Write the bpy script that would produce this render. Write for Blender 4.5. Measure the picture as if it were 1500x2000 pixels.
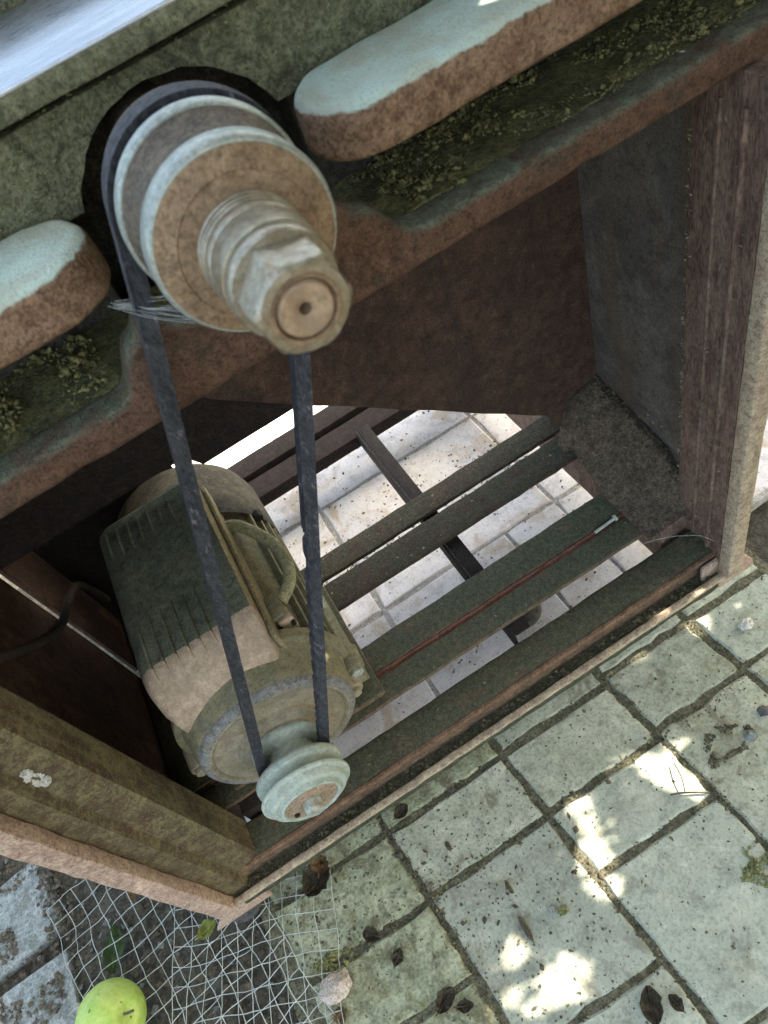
import bpy, bmesh, math, random
from mathutils import Vector, Matrix, noise
R = math.radians
random.seed(11)
scene = bpy.context.scene
for o in list(bpy.data.objects):
    bpy.data.objects.remove(o)
C = scene.collection

# ------------------------------------------------------------------ camera
cam = bpy.data.cameras.new('camera')
cam.sensor_fit = 'VERTICAL'; cam.sensor_height = 36; cam.sensor_width = 27
cam.lens = 25.2; cam.clip_start = 0.01; cam.clip_end = 200
co = bpy.data.objects.new('camera', cam); C.objects.link(co)
right = Vector((0.84165, -0.45275, -0.29434)); down = Vector((-0.53453, -0.62093, -0.57335)); fwd = Vector((0.07682, 0.63989, -0.76461))
m = Matrix((right, -down, -fwd)).transposed().to_4x4()
m.translation = Vector((0.27421, -0.26381, 0.68913))
co.matrix_world = m
cam.dof.use_dof = True; cam.dof.focus_distance = 0.66; cam.dof.aperture_fstop = 16
scene.camera = co

# ------------------------------------------------------------------ sky, sun, exposure
S = Vector((0.66, -0.13, 0.74)).normalized()          # direction to the sun
w = bpy.data.worlds.new('World'); scene.world = w; w.use_nodes = True
nt = w.node_tree
sky = nt.nodes.new('ShaderNodeTexSky'); sky.sky_type = 'NISHITA'; sky.sun_disc = False
sky.sun_elevation = math.asin(S.z); sky.sun_rotation = math.atan2(S.x, S.y)
sky.air_density = 0.8; sky.dust_density = 5.0; sky.ozone_density = 0.6
nt.links.new(sky.outputs[0], nt.nodes['Background'].inputs[0])
nt.nodes['Background'].inputs[1].default_value = 0.15
sl = bpy.data.lights.new('sun', 'SUN'); sl.energy = 2.6; sl.angle = R(0.4); sl.color = (1, 0.91, 0.95)
so = bpy.data.objects.new('sun', sl); C.objects.link(so)
so.rotation_euler = (-S).to_track_quat('-Z', 'Y').to_euler()
vs = scene.view_settings
vs.view_transform = 'Standard'; vs.look = 'None'; vs.gamma = 1; vs.use_curve_mapping = False
vs.exposure = 2.6
vs.use_white_balance = True; vs.white_balance_temperature = 7800; vs.white_balance_tint = 1

# ------------------------------------------------------------------ materials
MATS = {}
def mat(name, a, b, c=None, scale=60, fine=420, rough=0.8, metal=0.0, bump=0.35, spec=0.35, camt=0.5, cw=0.13,
        up=None, speck=None, stretch=None, blotch=None, grit=0.5, streak=None, objvar=0.0, cover=None):
    """weathered surface: a->b by noise, c in patches, up=(colour, amount, noise scale) settles on up-facing faces,
    speck=(colour, threshold) small grains, blotch=(colour, threshold, scale) larger stains"""
    mt = bpy.data.materials.new(name); mt.use_nodes = True
    n = mt.node_tree.nodes; l = mt.node_tree.links
    bs = n['Principled BSDF']
    geo = n.new('ShaderNodeNewGeometry'); pos = geo.outputs['Position']
    if stretch:
        mp = n.new('ShaderNodeMapping'); mp.inputs['Scale'].default_value = stretch
        l.new(pos, mp.inputs[0]); pos = mp.outputs[0]
    def ns(s, d=6, r=0.62, dist=0.3):
        x = n.new('ShaderNodeTexNoise'); x.inputs['Scale'].default_value = s; x.inputs['Detail'].default_value = d
        x.inputs['Roughness'].default_value = r; x.inputs['Distortion'].default_value = dist
        l.new(pos, x.inputs['Vector']); return x.outputs[0]
    def rng(v, lo, hi):
        x = n.new('ShaderNodeMapRange'); x.inputs[1].default_value = lo; x.inputs[2].default_value = hi
        x.clamp = True; l.new(v, x.inputs[0]); return x.outputs[0]
    def mix(f, p, q):
        x = n.new('ShaderNodeMix'); x.data_type = 'RGBA'
        if isinstance(f, float): x.inputs[0].default_value = f
        else: l.new(f, x.inputs[0])
        for s_, v in ((6, p), (7, q)):
            if isinstance(v, tuple): x.inputs[s_].default_value = (*v, 1)
            else: l.new(v, x.inputs[s_])
        return x.outputs[2]
    def mul(p, q):
        x = n.new('ShaderNodeMath'); x.operation = 'MULTIPLY'
        for i, v in ((0, p), (1, q)):
            if isinstance(v, float): x.inputs[i].default_value = v
            else: l.new(v, x.inputs[i])
        return x.outputs[0]
    big = ns(scale); small = ns(fine, 5, 0.7)
    col = mix(rng(big, 0.40, 0.60), a, b)
    dk = tuple(v * 0.32 for v in a)
    mid = ns(scale * 3.7, 6, 0.7, 0.2); grain = ns(fine * 1.3, 3, 0.6, 0.0)
    hi = tuple(min(0.9, v * 1.55 + 0.012) for v in b); lo = tuple(v * 0.55 for v in a)
    pit = 0.10 + grit * 1.3
    col = mix(mul(rng(mid, 0.525, 0.60), min(0.85, pit)), col, lo)
    col = mix(mul(rng(mid, 0.455, 0.37), 0.22 + grit * 0.45), col, hi)
    if c:
        col = mix(rng(ns(scale * 1.7, 8, 0.72, 0.25), camt - 0.03, camt + cw), col, c)
    if blotch:
        col = mix(mul(rng(ns(blotch[2], 6, 0.6, 1.2), blotch[1], blotch[1] + 0.12), 0.85), col, blotch[0])
    if up:
        nz = n.new('ShaderNodeSeparateXYZ'); l.new(geo.outputs['Normal'], nz.inputs[0])
        f = mul(rng(nz.outputs[2], 0.25, 0.8), rng(ns(up[2], 7, 0.7, 0.5), 0.62 - up[1] * 0.4, 0.78 - up[1] * 0.4))
        f = mul(f, 0.95)
        u2 = mix(rng(ns(up[2] * 6, 4), 0.35, 0.65), up[0], tuple(v * 0.5 for v in up[0]))
        col = mix(f, col, u2)
    if streak:
        sm = n.new('ShaderNodeMapping'); sm.inputs['Scale'].default_value = (1, 1, 0.07); l.new(geo.outputs['Position'], sm.inputs[0])
        sn = n.new('ShaderNodeTexNoise'); sn.inputs['Scale'].default_value = streak[2]; sn.inputs['Detail'].default_value = 7; sn.inputs['Roughness'].default_value = 0.7
        l.new(sm.outputs[0], sn.inputs['Vector'])
        col = mix(mul(rng(sn.outputs[0], 0.52, 0.62), streak[1]), col, streak[0])
    col = mix(mul(rng(grain, 0.545, 0.61), grit), col, dk)
    col = mix(mul(rng(grain, 0.44, 0.37), grit * 0.5), col, hi)
    if speck:
        vo = n.new('ShaderNodeTexVoronoi'); vo.inputs['Scale'].default_value = speck[2] if len(speck) > 2 else 260
        pv = n.new('ShaderNodeVectorMath'); pv.operation = 'MULTIPLY_ADD'
        nc = n.new('ShaderNodeTexNoise'); nc.inputs['Scale'].default_value = 500; l.new(pos, nc.inputs['Vector'])
        l.new(nc.outputs['Color'], pv.inputs[0]); pv.inputs[1].default_value = (0.006, 0.006, 0.006); l.new(pos, pv.inputs[2])
        l.new(pv.outputs[0], vo.inputs['Vector'])
        x = n.new('ShaderNodeMath'); x.operation = 'LESS_THAN'; l.new(vo.outputs['Distance'], x.inputs[0]); x.inputs[1].default_value = speck[1]
        sep = n.new('ShaderNodeSeparateColor'); l.new(vo.outputs['Color'], sep.inputs[0])
        y = n.new('ShaderNodeMath'); y.operation = 'GREATER_THAN'; l.new(sep.outputs[0], y.inputs[0]); y.inputs[1].default_value = 0.72
        col = mix(mul(x.outputs[0], y.outputs[0]), col, speck[0])
    if cover:        # paint that survives on top, flaked along its edge
        nz_ = n.new('ShaderNodeSeparateXYZ'); l.new(geo.outputs['Normal'], nz_.inputs[0])
        ad_ = n.new('ShaderNodeMath'); ad_.operation = 'MULTIPLY_ADD'; l.new(ns(cover[2], 8, 0.75, 0.3), ad_.inputs[0]); ad_.inputs[1].default_value = cover[3]; l.new(nz_.outputs[2], ad_.inputs[2])
        c2 = mix(rng(ns(40, 6, 0.6, 0.4), 0.40, 0.62), cover[0], cover[1])
        c2 = mix(mul(rng(grain, 0.56, 0.64), 0.3), c2, tuple(v * 0.5 for v in cover[1]))
        col = mix(rng(ad_.outputs[0], 0.36 + cover[3] * 0.5, 0.54 + cover[3] * 0.5), col, c2)
    if objvar:
        oi = n.new('ShaderNodeObjectInfo'); hv = n.new('ShaderNodeHueSaturation'); l.new(col, hv.inputs['Color'])
        mr = n.new('ShaderNodeMapRange'); l.new(oi.outputs['Random'], mr.inputs[0]); mr.inputs[3].default_value = 1 - objvar; mr.inputs[4].default_value = 1 + objvar * 0.6
        l.new(mr.outputs[0], hv.inputs['Value']); col = hv.outputs[0]
    l.new(col, bs.inputs['Base Color'])
    bs.inputs['Roughness'].default_value = rough; bs.inputs['Metallic'].default_value = metal
    bs.inputs['Specular IOR Level'].default_value = spec
    rr = n.new('ShaderNodeMapRange'); l.new(small, rr.inputs[0]); rr.inputs[1].default_value = 0.3; rr.inputs[2].default_value = 0.7
    rr.inputs[3].default_value = max(0.05, rough - 0.14); rr.inputs[4].default_value = min(1, rough + 0.12)
    l.new(rr.outputs[0], bs.inputs['Roughness'])
    if bump:
        ad = n.new('ShaderNodeMath'); ad.operation = 'MULTIPLY_ADD'; l.new(mid, ad.inputs[0]); ad.inputs[1].default_value = 0.5 + bump
        l.new(grain, ad.inputs[2])
        bp = n.new('ShaderNodeBump'); bp.inputs['Strength'].default_value = min(1, bump * 1.3); bp.inputs['Distance'].default_value = 0.0014
        l.new(ad.outputs[0], bp.inputs['Height']); l.new(bp.outputs[0], bs.inputs['Normal'])
    MATS[name] = mt
    return mt

MOSS = (0.060, 0.072, 0.026)
mat('rust', (0.150, 0.086, 0.052), (0.215, 0.128, 0.078), (0.095, 0.058, 0.042), scale=45, fine=500, rough=0.85, bump=0.5, camt=0.56)
mat('rust_bed', (0.099, 0.051, 0.031), (0.135, 0.073, 0.048), (0.053, 0.036, 0.023), scale=38, fine=520, rough=0.86, blotch=((0.060, 0.046, 0.030), 0.55, 38), bump=0.6,
    camt=0.57, up=((0.165, 0.190, 0.135), 0.62, 30))  # mossy up-facing lip, paler so its cyan highlight sits in the colour
mat('rust_rib', (0.215, 0.125, 0.075), (0.310, 0.200, 0.130), (0.150, 0.078, 0.045), scale=50, fine=420, rough=0.8, bump=0.6, camt=0.55,
    cover=((0.54, 0.67, 0.59), (0.48, 0.50, 0.40), 70, 1.0))
mat('worn_top', (0.624, 0.744, 0.672), (0.744, 0.840, 0.768), (0.552, 0.600, 0.480), scale=34, fine=300, rough=0.42, metal=0.15, grit=0.3, bump=0.22, camt=0.57, spec=0.5)
mat('moss_panel', (0.162, 0.162, 0.095), (0.237, 0.230, 0.141), (0.102, 0.095, 0.060), scale=60, fine=380, rough=0.9, blotch=((0.065, 0.064, 0.040), 0.54, 42), bump=0.8, camt=0.55,
    speck=((0.24, 0.23, 0.13), 0.16, 190))
mat('moss_ledge', (0.115, 0.115, 0.055), (0.219, 0.203, 0.082), (0.230, 0.265, 0.196), scale=55, fine=420, rough=0.95, bump=1.0, camt=0.60)
mat('moss_bits', (0.192, 0.180, 0.072), (0.338, 0.292, 0.124), (0.112, 0.117, 0.054), scale=120, fine=500, rough=0.9, bump=0.2, camt=0.5)
mat('steel_top', (0.36, 0.40, 0.45), (0.45, 0.48, 0.53), (0.32, 0.36, 0.38), scale=14, fine=160, rough=0.32, metal=0.85, grit=0.12, bump=0.05, camt=0.62, stretch=(1, 9, 9))
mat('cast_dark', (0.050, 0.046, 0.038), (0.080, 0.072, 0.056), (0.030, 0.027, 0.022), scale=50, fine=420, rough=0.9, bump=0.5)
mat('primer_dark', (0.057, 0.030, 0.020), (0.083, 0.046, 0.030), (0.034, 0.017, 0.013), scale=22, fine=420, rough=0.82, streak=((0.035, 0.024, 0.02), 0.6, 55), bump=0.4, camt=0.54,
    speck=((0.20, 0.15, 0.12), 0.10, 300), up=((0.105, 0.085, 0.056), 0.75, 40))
mat('sawdust', (0.226, 0.174, 0.124), (0.318, 0.250, 0.177), (0.136, 0.105, 0.080), scale=50, fine=380, rough=0.95, bump=0.7, grit=0.6)
mat('sheet_grey', (0.100, 0.089, 0.080), (0.133, 0.115, 0.100), (0.100, 0.063, 0.043), scale=16, fine=420, rough=0.72, streak=((0.13, 0.085, 0.055), 0.7, 40), bump=0.25, camt=0.60, cw=0.14,
    blotch=((0.060, 0.055, 0.050), 0.60, 20))
mat('post_red', (0.149, 0.087, 0.067), (0.234, 0.153, 0.115), (0.085, 0.053, 0.041), scale=60, fine=420, rough=0.78, streak=((0.24, 0.17, 0.14), 0.5, 120), bump=0.5, camt=0.56,
    speck=((0.36, 0.28, 0.22), 0.12, 240), stretch=(1, 1, 0.35))
mat('post_moss', (0.120, 0.098, 0.056), (0.195, 0.160, 0.085), (0.105, 0.062, 0.040), scale=40, fine=380, rough=0.9, blotch=((0.075, 0.052, 0.034), 0.53, 34), streak=((0.215, 0.190, 0.095), 0.5, 70), bump=0.7, camt=0.52, cw=0.12,
    speck=((0.25, 0.23, 0.11), 0.14, 200))
mat('edge_paint', (0.396, 0.297, 0.220), (0.484, 0.396, 0.275), (0.330, 0.275, 0.176), scale=50, fine=420, rough=0.7, bump=0.4, camt=0.57)
mat('edge_pink', (0.462, 0.314, 0.248), (0.528, 0.396, 0.308), (0.330, 0.220, 0.154), scale=60, fine=420, rough=0.8, bump=0.6, camt=0.58)
mat('groove_green', (0.060, 0.070, 0.042), (0.095, 0.105, 0.066), (0.040, 0.038, 0.024), scale=80, rough=0.95, bump=0.8)
mat('slat', (0.130, 0.088, 0.058), (0.176, 0.120, 0.075), (0.091, 0.052, 0.044), scale=45, fine=420, rough=0.9, bump=0.6, camt=0.56,
    up=((0.106, 0.118, 0.070), 0.74, 36), speck=((0.17, 0.17, 0.11), 0.12, 240))
mat('slat_shaded', (0.060, 0.040, 0.028), (0.085, 0.058, 0.038), (0.042, 0.030, 0.024), scale=45, fine=420, rough=0.9, bump=0.6, up=((0.070, 0.068, 0.042), 0.6, 40), speck=((0.14, 0.14, 0.09), 0.11, 240))  # slat colour darkened to stand for the weaker light on the back slats
mat('primer_red', (0.31, 0.135, 0.100), (0.36, 0.175, 0.130), (0.20, 0.10, 0.075), scale=60, rough=0.8, bump=0.3)
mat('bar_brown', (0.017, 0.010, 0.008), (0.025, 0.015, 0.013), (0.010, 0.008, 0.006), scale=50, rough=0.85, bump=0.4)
mat('bar_dark', (0.016, 0.012, 0.010), (0.025, 0.017, 0.014), scale=50, rough=0.85, bump=0.4)
mat('motor_dust', (0.215, 0.200, 0.125), (0.285, 0.255, 0.155), (0.165, 0.180, 0.150), scale=40, fine=420, rough=0.92, grit=0.3, bump=0.4, camt=0.56, cw=0.15,
    speck=((0.10, 0.085, 0.05), 0.10, 260))
mat('motor_face', (0.265, 0.231, 0.155), (0.345, 0.299, 0.212), (0.230, 0.169, 0.119), scale=38, fine=450, rough=0.92, grit=0.25, bump=0.35, camt=0.57, cw=0.12,
    blotch=((0.20, 0.23, 0.27), 0.60, 26))
mat('motor_rim', (0.200, 0.204, 0.200), (0.250, 0.247, 0.230), (0.240, 0.199, 0.128), scale=50, rough=0.8, bump=0.3, camt=0.55)
mat('box_lid', (0.121, 0.129, 0.088), (0.169, 0.176, 0.123), (0.091, 0.093, 0.066), scale=26, fine=420, rough=0.93, bump=0.35, camt=0.56, cw=0.12,
    speck=((0.17, 0.17, 0.11), 0.11, 260))
mat('box_front', (0.432, 0.320, 0.237), (0.516, 0.394, 0.289), (0.372, 0.292, 0.210), scale=36, fine=420, rough=0.92, grit=0.25, bump=0.35)
mat('box_side', (0.27, 0.235, 0.135), (0.33, 0.28, 0.165), (0.16, 0.13, 0.07), scale=50, fine=420, rough=0.93, bump=0.5, camt=0.58)
mat('fan_cover', (0.045, 0.041, 0.028), (0.069, 0.062, 0.042), (0.030, 0.027, 0.020), scale=30, fine=420, rough=0.9, bump=0.35)
mat('cable_old', (0.30, 0.29, 0.165), (0.37, 0.35, 0.205), scale=60, fine=420, rough=0.8, bump=0.25)
mat('cable_dark', (0.030, 0.023, 0.016), (0.042, 0.032, 0.022), scale=60, rough=0.8, bump=0.25)
mat('bolt_pale', (0.46, 0.55, 0.50), (0.55, 0.60, 0.54), (0.34, 0.26, 0.18), scale=90, rough=0.45, metal=0.3, grit=0.15, bump=0.2)
mat('pulley_grey', (0.392, 0.459, 0.395), (0.480, 0.539, 0.468), (0.392, 0.367, 0.323), scale=50, fine=500, rough=0.75, grit=0.2, bump=0.35, camt=0.56, cw=0.12)
mat('pulley_rust', (0.34, 0.245, 0.165), (0.40, 0.29, 0.20), (0.30, 0.25, 0.19), scale=60, rough=0.8, bump=0.3)
mat('spindle_rust', (0.255, 0.165, 0.095), (0.330, 0.225, 0.140), (0.185, 0.125, 0.080), scale=60, fine=480, rough=0.68, metal=0.1, grit=0.42, bump=0.35, camt=0.55, cw=0.12,
    speck=((0.10, 0.072, 0.05), 0.15, 300))
mat('spindle_dark', (0.125, 0.098, 0.072), (0.175, 0.135, 0.098), (0.085, 0.070, 0.055), scale=60, fine=450, rough=0.75, metal=0.1, bump=0.3)
mat('spindle_rim', (0.342, 0.377, 0.348), (0.427, 0.452, 0.405), (0.325, 0.276, 0.211), scale=70, fine=420, rough=0.42, metal=0.35, grit=0.3, bump=0.15, camt=0.6)
mat('spindle_steel', (0.34, 0.29, 0.205), (0.43, 0.39, 0.315), (0.30, 0.215, 0.13), scale=70, fine=380, rough=0.38, metal=0.6, grit=0.2, bump=0.15, camt=0.54, cw=0.15)
mat('nut_end', (0.40, 0.265, 0.165), (0.48, 0.34, 0.225), (0.34, 0.25, 0.17), scale=90, rough=0.6, metal=0.15, grit=0.2, bump=0.2)
mat('belt', (0.034, 0.037, 0.046), (0.057, 0.060, 0.071), (0.196, 0.190, 0.213), scale=130, fine=650, rough=0.62, bump=0.6, camt=0.60, cw=0.05, stretch=(1, 1, 0.35))
mat('belt_back', (0.054, 0.054, 0.062), (0.080, 0.079, 0.089), (0.028, 0.029, 0.033), scale=110, fine=600, rough=0.7, bump=0.4, stretch=(1, 1, 0.3))
mat('tile', (0.392, 0.420, 0.321), (0.475, 0.493, 0.384), (0.314, 0.312, 0.210), scale=15, fine=260, rough=0.85, objvar=0.12, grit=0.34, bump=0.35, camt=0.54, cw=0.16,
    speck=((0.11, 0.11, 0.075), 0.13, 190), blotch=((0.205, 0.195, 0.130), 0.54, 26))
mat('tile_grey', (0.378, 0.413, 0.334), (0.442, 0.473, 0.380), (0.329, 0.326, 0.238), scale=12, fine=260, rough=0.8, objvar=0.12, grit=0.3, bump=0.3, camt=0.56, cw=0.16,
    speck=((0.13, 0.125, 0.09), 0.11, 170), blotch=((0.250, 0.245, 0.180), 0.56, 19))
mat('tile_mossy', (0.294, 0.323, 0.213), (0.383, 0.401, 0.273), (0.187, 0.179, 0.087), scale=22, fine=260, rough=0.88, objvar=0.12, grit=0.42, bump=0.4, camt=0.52, cw=0.12,
    speck=((0.075, 0.075, 0.045), 0.17, 160), blotch=((0.130, 0.120, 0.070), 0.52, 30))
mat('tile_clean', (0.73, 0.70, 0.70), (0.82, 0.79, 0.79), (0.66, 0.585, 0.50), scale=14, fine=260, rough=0.8, objvar=0.06, grit=0.22, bump=0.3, camt=0.56, cw=0.2,
    speck=((0.25, 0.21, 0.17), 0.14, 150), blotch=((0.56, 0.45, 0.34), 0.53, 15))
mat('joint', (0.135, 0.130, 0.085), (0.205, 0.190, 0.130), (0.085, 0.092, 0.052), scale=70, fine=300, rough=0.95, grit=0.6, bump=1.0)
mat('joint_clean', (0.460, 0.437, 0.402), (0.552, 0.529, 0.494), (0.345, 0.310, 0.265), scale=60, rough=0.95, bump=0.8)
mat('soil', (0.056, 0.051, 0.038), (0.094, 0.086, 0.064), (0.128, 0.135, 0.112), scale=24, fine=220, rough=0.95, bump=1.0, camt=0.57)
mat('rubble', (0.252, 0.291, 0.283), (0.321, 0.344, 0.337), (0.153, 0.176, 0.153), scale=40, fine=300, rough=0.9, bump=0.6)
mat('pebbles', (0.150, 0.165, 0.155), (0.215, 0.230, 0.215), (0.10, 0.11, 0.095), scale=60, rough=0.9, bump=0.5)
mat('net', (0.425, 0.476, 0.451), (0.510, 0.552, 0.518), scale=60, rough=0.5, grit=0.12, bump=0)
mat('leaf_dead', (0.080, 0.068, 0.046), (0.140, 0.112, 0.072), (0.055, 0.048, 0.036), scale=60, rough=0.8, bump=0.4)
mat('leaf_brown', (0.20, 0.125, 0.060), (0.27, 0.175, 0.085), scale=60, rough=0.75, bump=0.4)
mat('leaf_yellow', (0.34, 0.36, 0.08), (0.43, 0.42, 0.11), (0.25, 0.30, 0.08), scale=60, rough=0.6, grit=0.12, bump=0.3)
mat('leaf_green', (0.055, 0.11, 0.030), (0.085, 0.15, 0.045), scale=20, rough=0.55, grit=0.12, bump=0)
mat('bark', (0.11, 0.085, 0.060), (0.16, 0.125, 0.09), scale=20, fine=120, rough=0.95, bump=1.0)
mat('apple', (0.34, 0.53, 0.10), (0.47, 0.60, 0.16), (0.38, 0.55, 0.16), scale=28, fine=300, rough=0.42, grit=0.12, bump=0.05, speck=((0.13, 0.16, 0.04), 0.16, 120))
mat('stone_white', (0.60, 0.58, 0.53), (0.68, 0.66, 0.60), (0.46, 0.45, 0.38), scale=90, rough=0.9, bump=0.6)
mat('stone_pink', (0.58, 0.47, 0.41), (0.66, 0.56, 0.49), (0.42, 0.40, 0.30), scale=70, rough=0.9, bump=0.7)
mat('moss_pale', (0.23, 0.25, 0.10), (0.32, 0.33, 0.15), (0.14, 0.14, 0.065), scale=90, rough=0.95, bump=0.8)
mat('chips', (0.27, 0.235, 0.145), (0.36, 0.31, 0.20), (0.12, 0.11, 0.06), scale=90, rough=0.9, bump=0)
mat('crumbs', (0.055, 0.050, 0.034), (0.115, 0.100, 0.062), (0.24, 0.23, 0.14), scale=90, rough=0.95, bump=0)
mat('web', (0.60, 0.62, 0.58), (0.66, 0.66, 0.62), scale=60, rough=0.5, grit=0.12, bump=0)
mat('rubber', (0.075, 0.072, 0.075), (0.11, 0.105, 0.105), scale=50, rough=0.75, bump=0.3)
# spider silk is thin and lets most light through
_w = MATS['web'].node_tree; _b = _w.nodes['Principled BSDF']; _b.inputs['Alpha'].default_value = 0.30

# ------------------------------------------------------------------ helpers
def tag(o, label=None, cat=None, group=None, kind=None):
    if label: o['label'] = label
    if cat: o['category'] = cat
    if group: o['group'] = group
    if kind: o['kind'] = kind
    return o
def empty(name, loc=(0, 0, 0)):
    o = bpy.data.objects.new(name, None); C.objects.link(o); o.location = loc; o.empty_display_size = 0.05
    return o
def put(name, bm, mats, parent=None, smooth=False, origin=None):
    me = bpy.data.meshes.new(name)
    bmesh.ops.recalc_face_normals(bm, faces=bm.faces[:])
    if origin is not None:
        bmesh.ops.translate(bm, verts=bm.verts[:], vec=-Vector(origin))
    bm.to_mesh(me); bm.free()
    for k in (mats if isinstance(mats, (list, tuple)) else [mats]): me.materials.append(MATS[k])
    if smooth:
        me.polygons.foreach_set('use_smooth', [True] * len(me.polygons))
        if smooth != 'all':
            me.set_sharp_from_angle(angle=R(38))
    o = bpy.data.objects.new(name, me); C.objects.link(o)
    if origin is not None: o.location = origin
    if parent:
        o.parent = parent
        o.matrix_parent_inverse = Matrix.Translation(-parent.location)
    return o
def nz(p, s): return noise.noise(Vector(p) * s)
def jitter(bm, amp, s=60):
    for v in bm.verts:
        p = v.co
        v.co = p + Vector((nz(p, s), nz(p + Vector((7.1, 3.3, 1.7)), s), nz(p + Vector((2.9, 9.4, 5.2)), s))) * amp
def box(x0, x1, y0, y1, z0, z1, bev=0.0, cuts=0.0, amp=0.0, seg=2, s=60):
    bm = bmesh.new()
    bmesh.ops.create_cube(bm, size=1)
    for v in bm.verts:
        v.co = Vector(((x0 + x1) / 2 + v.co.x * (x1 - x0), (y0 + y1) / 2 + v.co.y * (y1 - y0), (z0 + z1) / 2 + v.co.z * (z1 - z0)))
    if cuts:
        for ax, L in ((0, x1 - x0), (1, y1 - y0), (2, z1 - z0)):
            k = int(L / cuts) - 1
            if k > 0:
                es = [e for e in bm.edges if abs((e.verts[0].co - e.verts[1].co)[ax]) > 0.9 * L]
                bmesh.ops.subdivide_edges(bm, edges=es, cuts=k, use_grid_fill=True)
    if bev:
        es = [e for e in bm.edges if len(e.link_faces) == 2 and e.calc_face_angle(0) > 0.5]
        bmesh.ops.bevel(bm, geom=es, offset=bev, segments=seg, affect='EDGES', profile=0.5, clamp_overlap=True)
    if amp: jitter(bm, amp, s)
    return bm
def prism(pts, axis, a, b, bev=0.0, amp=0.0):
    """closed outline pts extruded along axis (0 x, 1 y, 2 z) from a to b"""
    bm = bmesh.new()
    def P(u, v, t):
        return (t, u, v) if axis == 0 else (u, t, v) if axis == 1 else (u, v, t)
    va = [bm.verts.new(P(u, v, a)) for u, v in pts]; vb = [bm.verts.new(P(u, v, b)) for u, v in pts]
    n = len(pts)
    bm.faces.new(va); bm.faces.new(vb[::-1])
    for i in range(n): bm.faces.new((va[i], va[(i + 1) % n], vb[(i + 1) % n], vb[i]))
    bmesh.ops.recalc_face_normals(bm, faces=bm.faces[:])
    if bev:
        es = [e for e in bm.edges if abs((e.verts[0].co - e.verts[1].co)[axis]) < 1e-6]
        bmesh.ops.bevel(bm, geom=es, offset=bev, segments=3, affect='EDGES', profile=0.5, clamp_overlap=True)
    if amp: jitter(bm, amp)
    return bm
def lathe(prof, cx, cz, n=72, close=False):
    """prof list of (y, r) turned about the axis x=cx, z=cz running along y"""
    bm = bmesh.new(); rings = []
    for y, r in prof:
        if r < 1e-6: rings.append([bm.verts.new((cx, y, cz))])
        else: rings.append([bm.verts.new((cx + r * math.cos(2 * math.pi * k / n), y, cz + r * math.sin(2 * math.pi * k / n))) for k in range(n)])
    for A, B in zip(rings, rings[1:]):
        for k in range(n):
            k2 = (k + 1) % n
            if len(A) == 1 and len(B) == 1: continue
            if len(A) == 1: bm.faces.new((A[0], B[k], B[k2]))
            elif len(B) == 1: bm.faces.new((A[k], B[0], A[k2]))
            else: bm.faces.new((A[k], B[k], B[k2], A[k2]))
    return bm
def tube(pts, r, n=8, bm=None, caps=True, taper=None):
    bm = bm or bmesh.new(); rings = []
    pts = [Vector(p) for p in pts]
    up = Vector((0.13, 0.21, 1)).normalized()
    for i, p in enumerate(pts):
        t = (pts[min(i + 1, len(pts) - 1)] - pts[max(i - 1, 0)]).normalized()
        a = t.cross(up)
        if a.length < 1e-3: a = t.cross(Vector((1, 0, 0)))
        a.normalize(); b = t.cross(a)
        rr = r if taper is None else r + (taper - r) * i / (len(pts) - 1)
        rings.append([bm.verts.new(p + a * rr * math.cos(2 * math.pi * k / n) + b * rr * math.sin(2 * math.pi * k / n)) for k in range(n)])
    for A, B in zip(rings, rings[1:]):
        for k in range(n): bm.faces.new((A[k], A[(k + 1) % n], B[(k + 1) % n], B[k]))
    if caps: bm.faces.new(rings[0][::-1]); bm.faces.new(rings[-1])
    return bm
def spline(pts, k=8):
    pts = [Vector(p) for p in pts]; out = []
    for i in range(len(pts) - 1):
        p0 = pts[max(i - 1, 0)]; p1 = pts[i]; p2 = pts[i + 1]; p3 = pts[min(i + 2, len(pts) - 1)]
        for j in range(k):
            t = j / k
            out.append(0.5 * ((2 * p1) + (p2 - p0) * t + (2 * p0 - 5 * p1 + 4 * p2 - p3) * t * t + (-p0 + 3 * p1 - 3 * p2 + p3) * t ** 3))
    out.append(pts[-1]); return out
def hexprism(cx, cz, y0, y1, r, a0, cham=0.0):
    """hexagonal nut or bolt head with its axis along y; y0 is the outer (front) end, chamfered"""
    pr = []
    bm = bmesh.new()
    def ring(y, rr): return [bm.verts.new((cx + rr * math.cos(R(a0 + 60 * k)), y, cz + rr * math.sin(R(a0 + 60 * k)))) for k in range(6)]
    A = ring(y1, r); B = ring(y0, r)
    bm.faces.new(A); bm.faces.new(B[::-1])
    for k in range(6): bm.faces.new((A[k], A[(k + 1) % 6], B[(k + 1) % 6], B[k]))
    bmesh.ops.recalc_face_normals(bm, faces=bm.faces[:])
    if cham:
        bmesh.ops.bevel(bm, geom=bm.edges[:], offset=cham, segments=2, affect='EDGES', profile=0.5)
    return bm

U = random.uniform
G = -0.070      # top of the paving
# ------------------------------------------------------------------ ground and paving
bm = bmesh.new()
bmesh.ops.create_grid(bm, x_segments=60, y_segments=60, size=0.9)
for v in bm.verts: v.co.z = G - 0.016 + 0.006 * nz(v.co, 22) + 0.004 * nz(v.co, 60)
ring0 = [e for e in bm.edges if e.is_boundary]
ext = bmesh.ops.extrude_edge_only(bm, edges=ring0)
for v in [g for g in ext['geom'] if isinstance(g, bmesh.types.BMVert)]:
    v.co.x *= 40; v.co.y *= 40; v.co.z = G - 0.014
tag(put('ground', bm, 'soil', smooth='all'), kind='structure')

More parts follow.
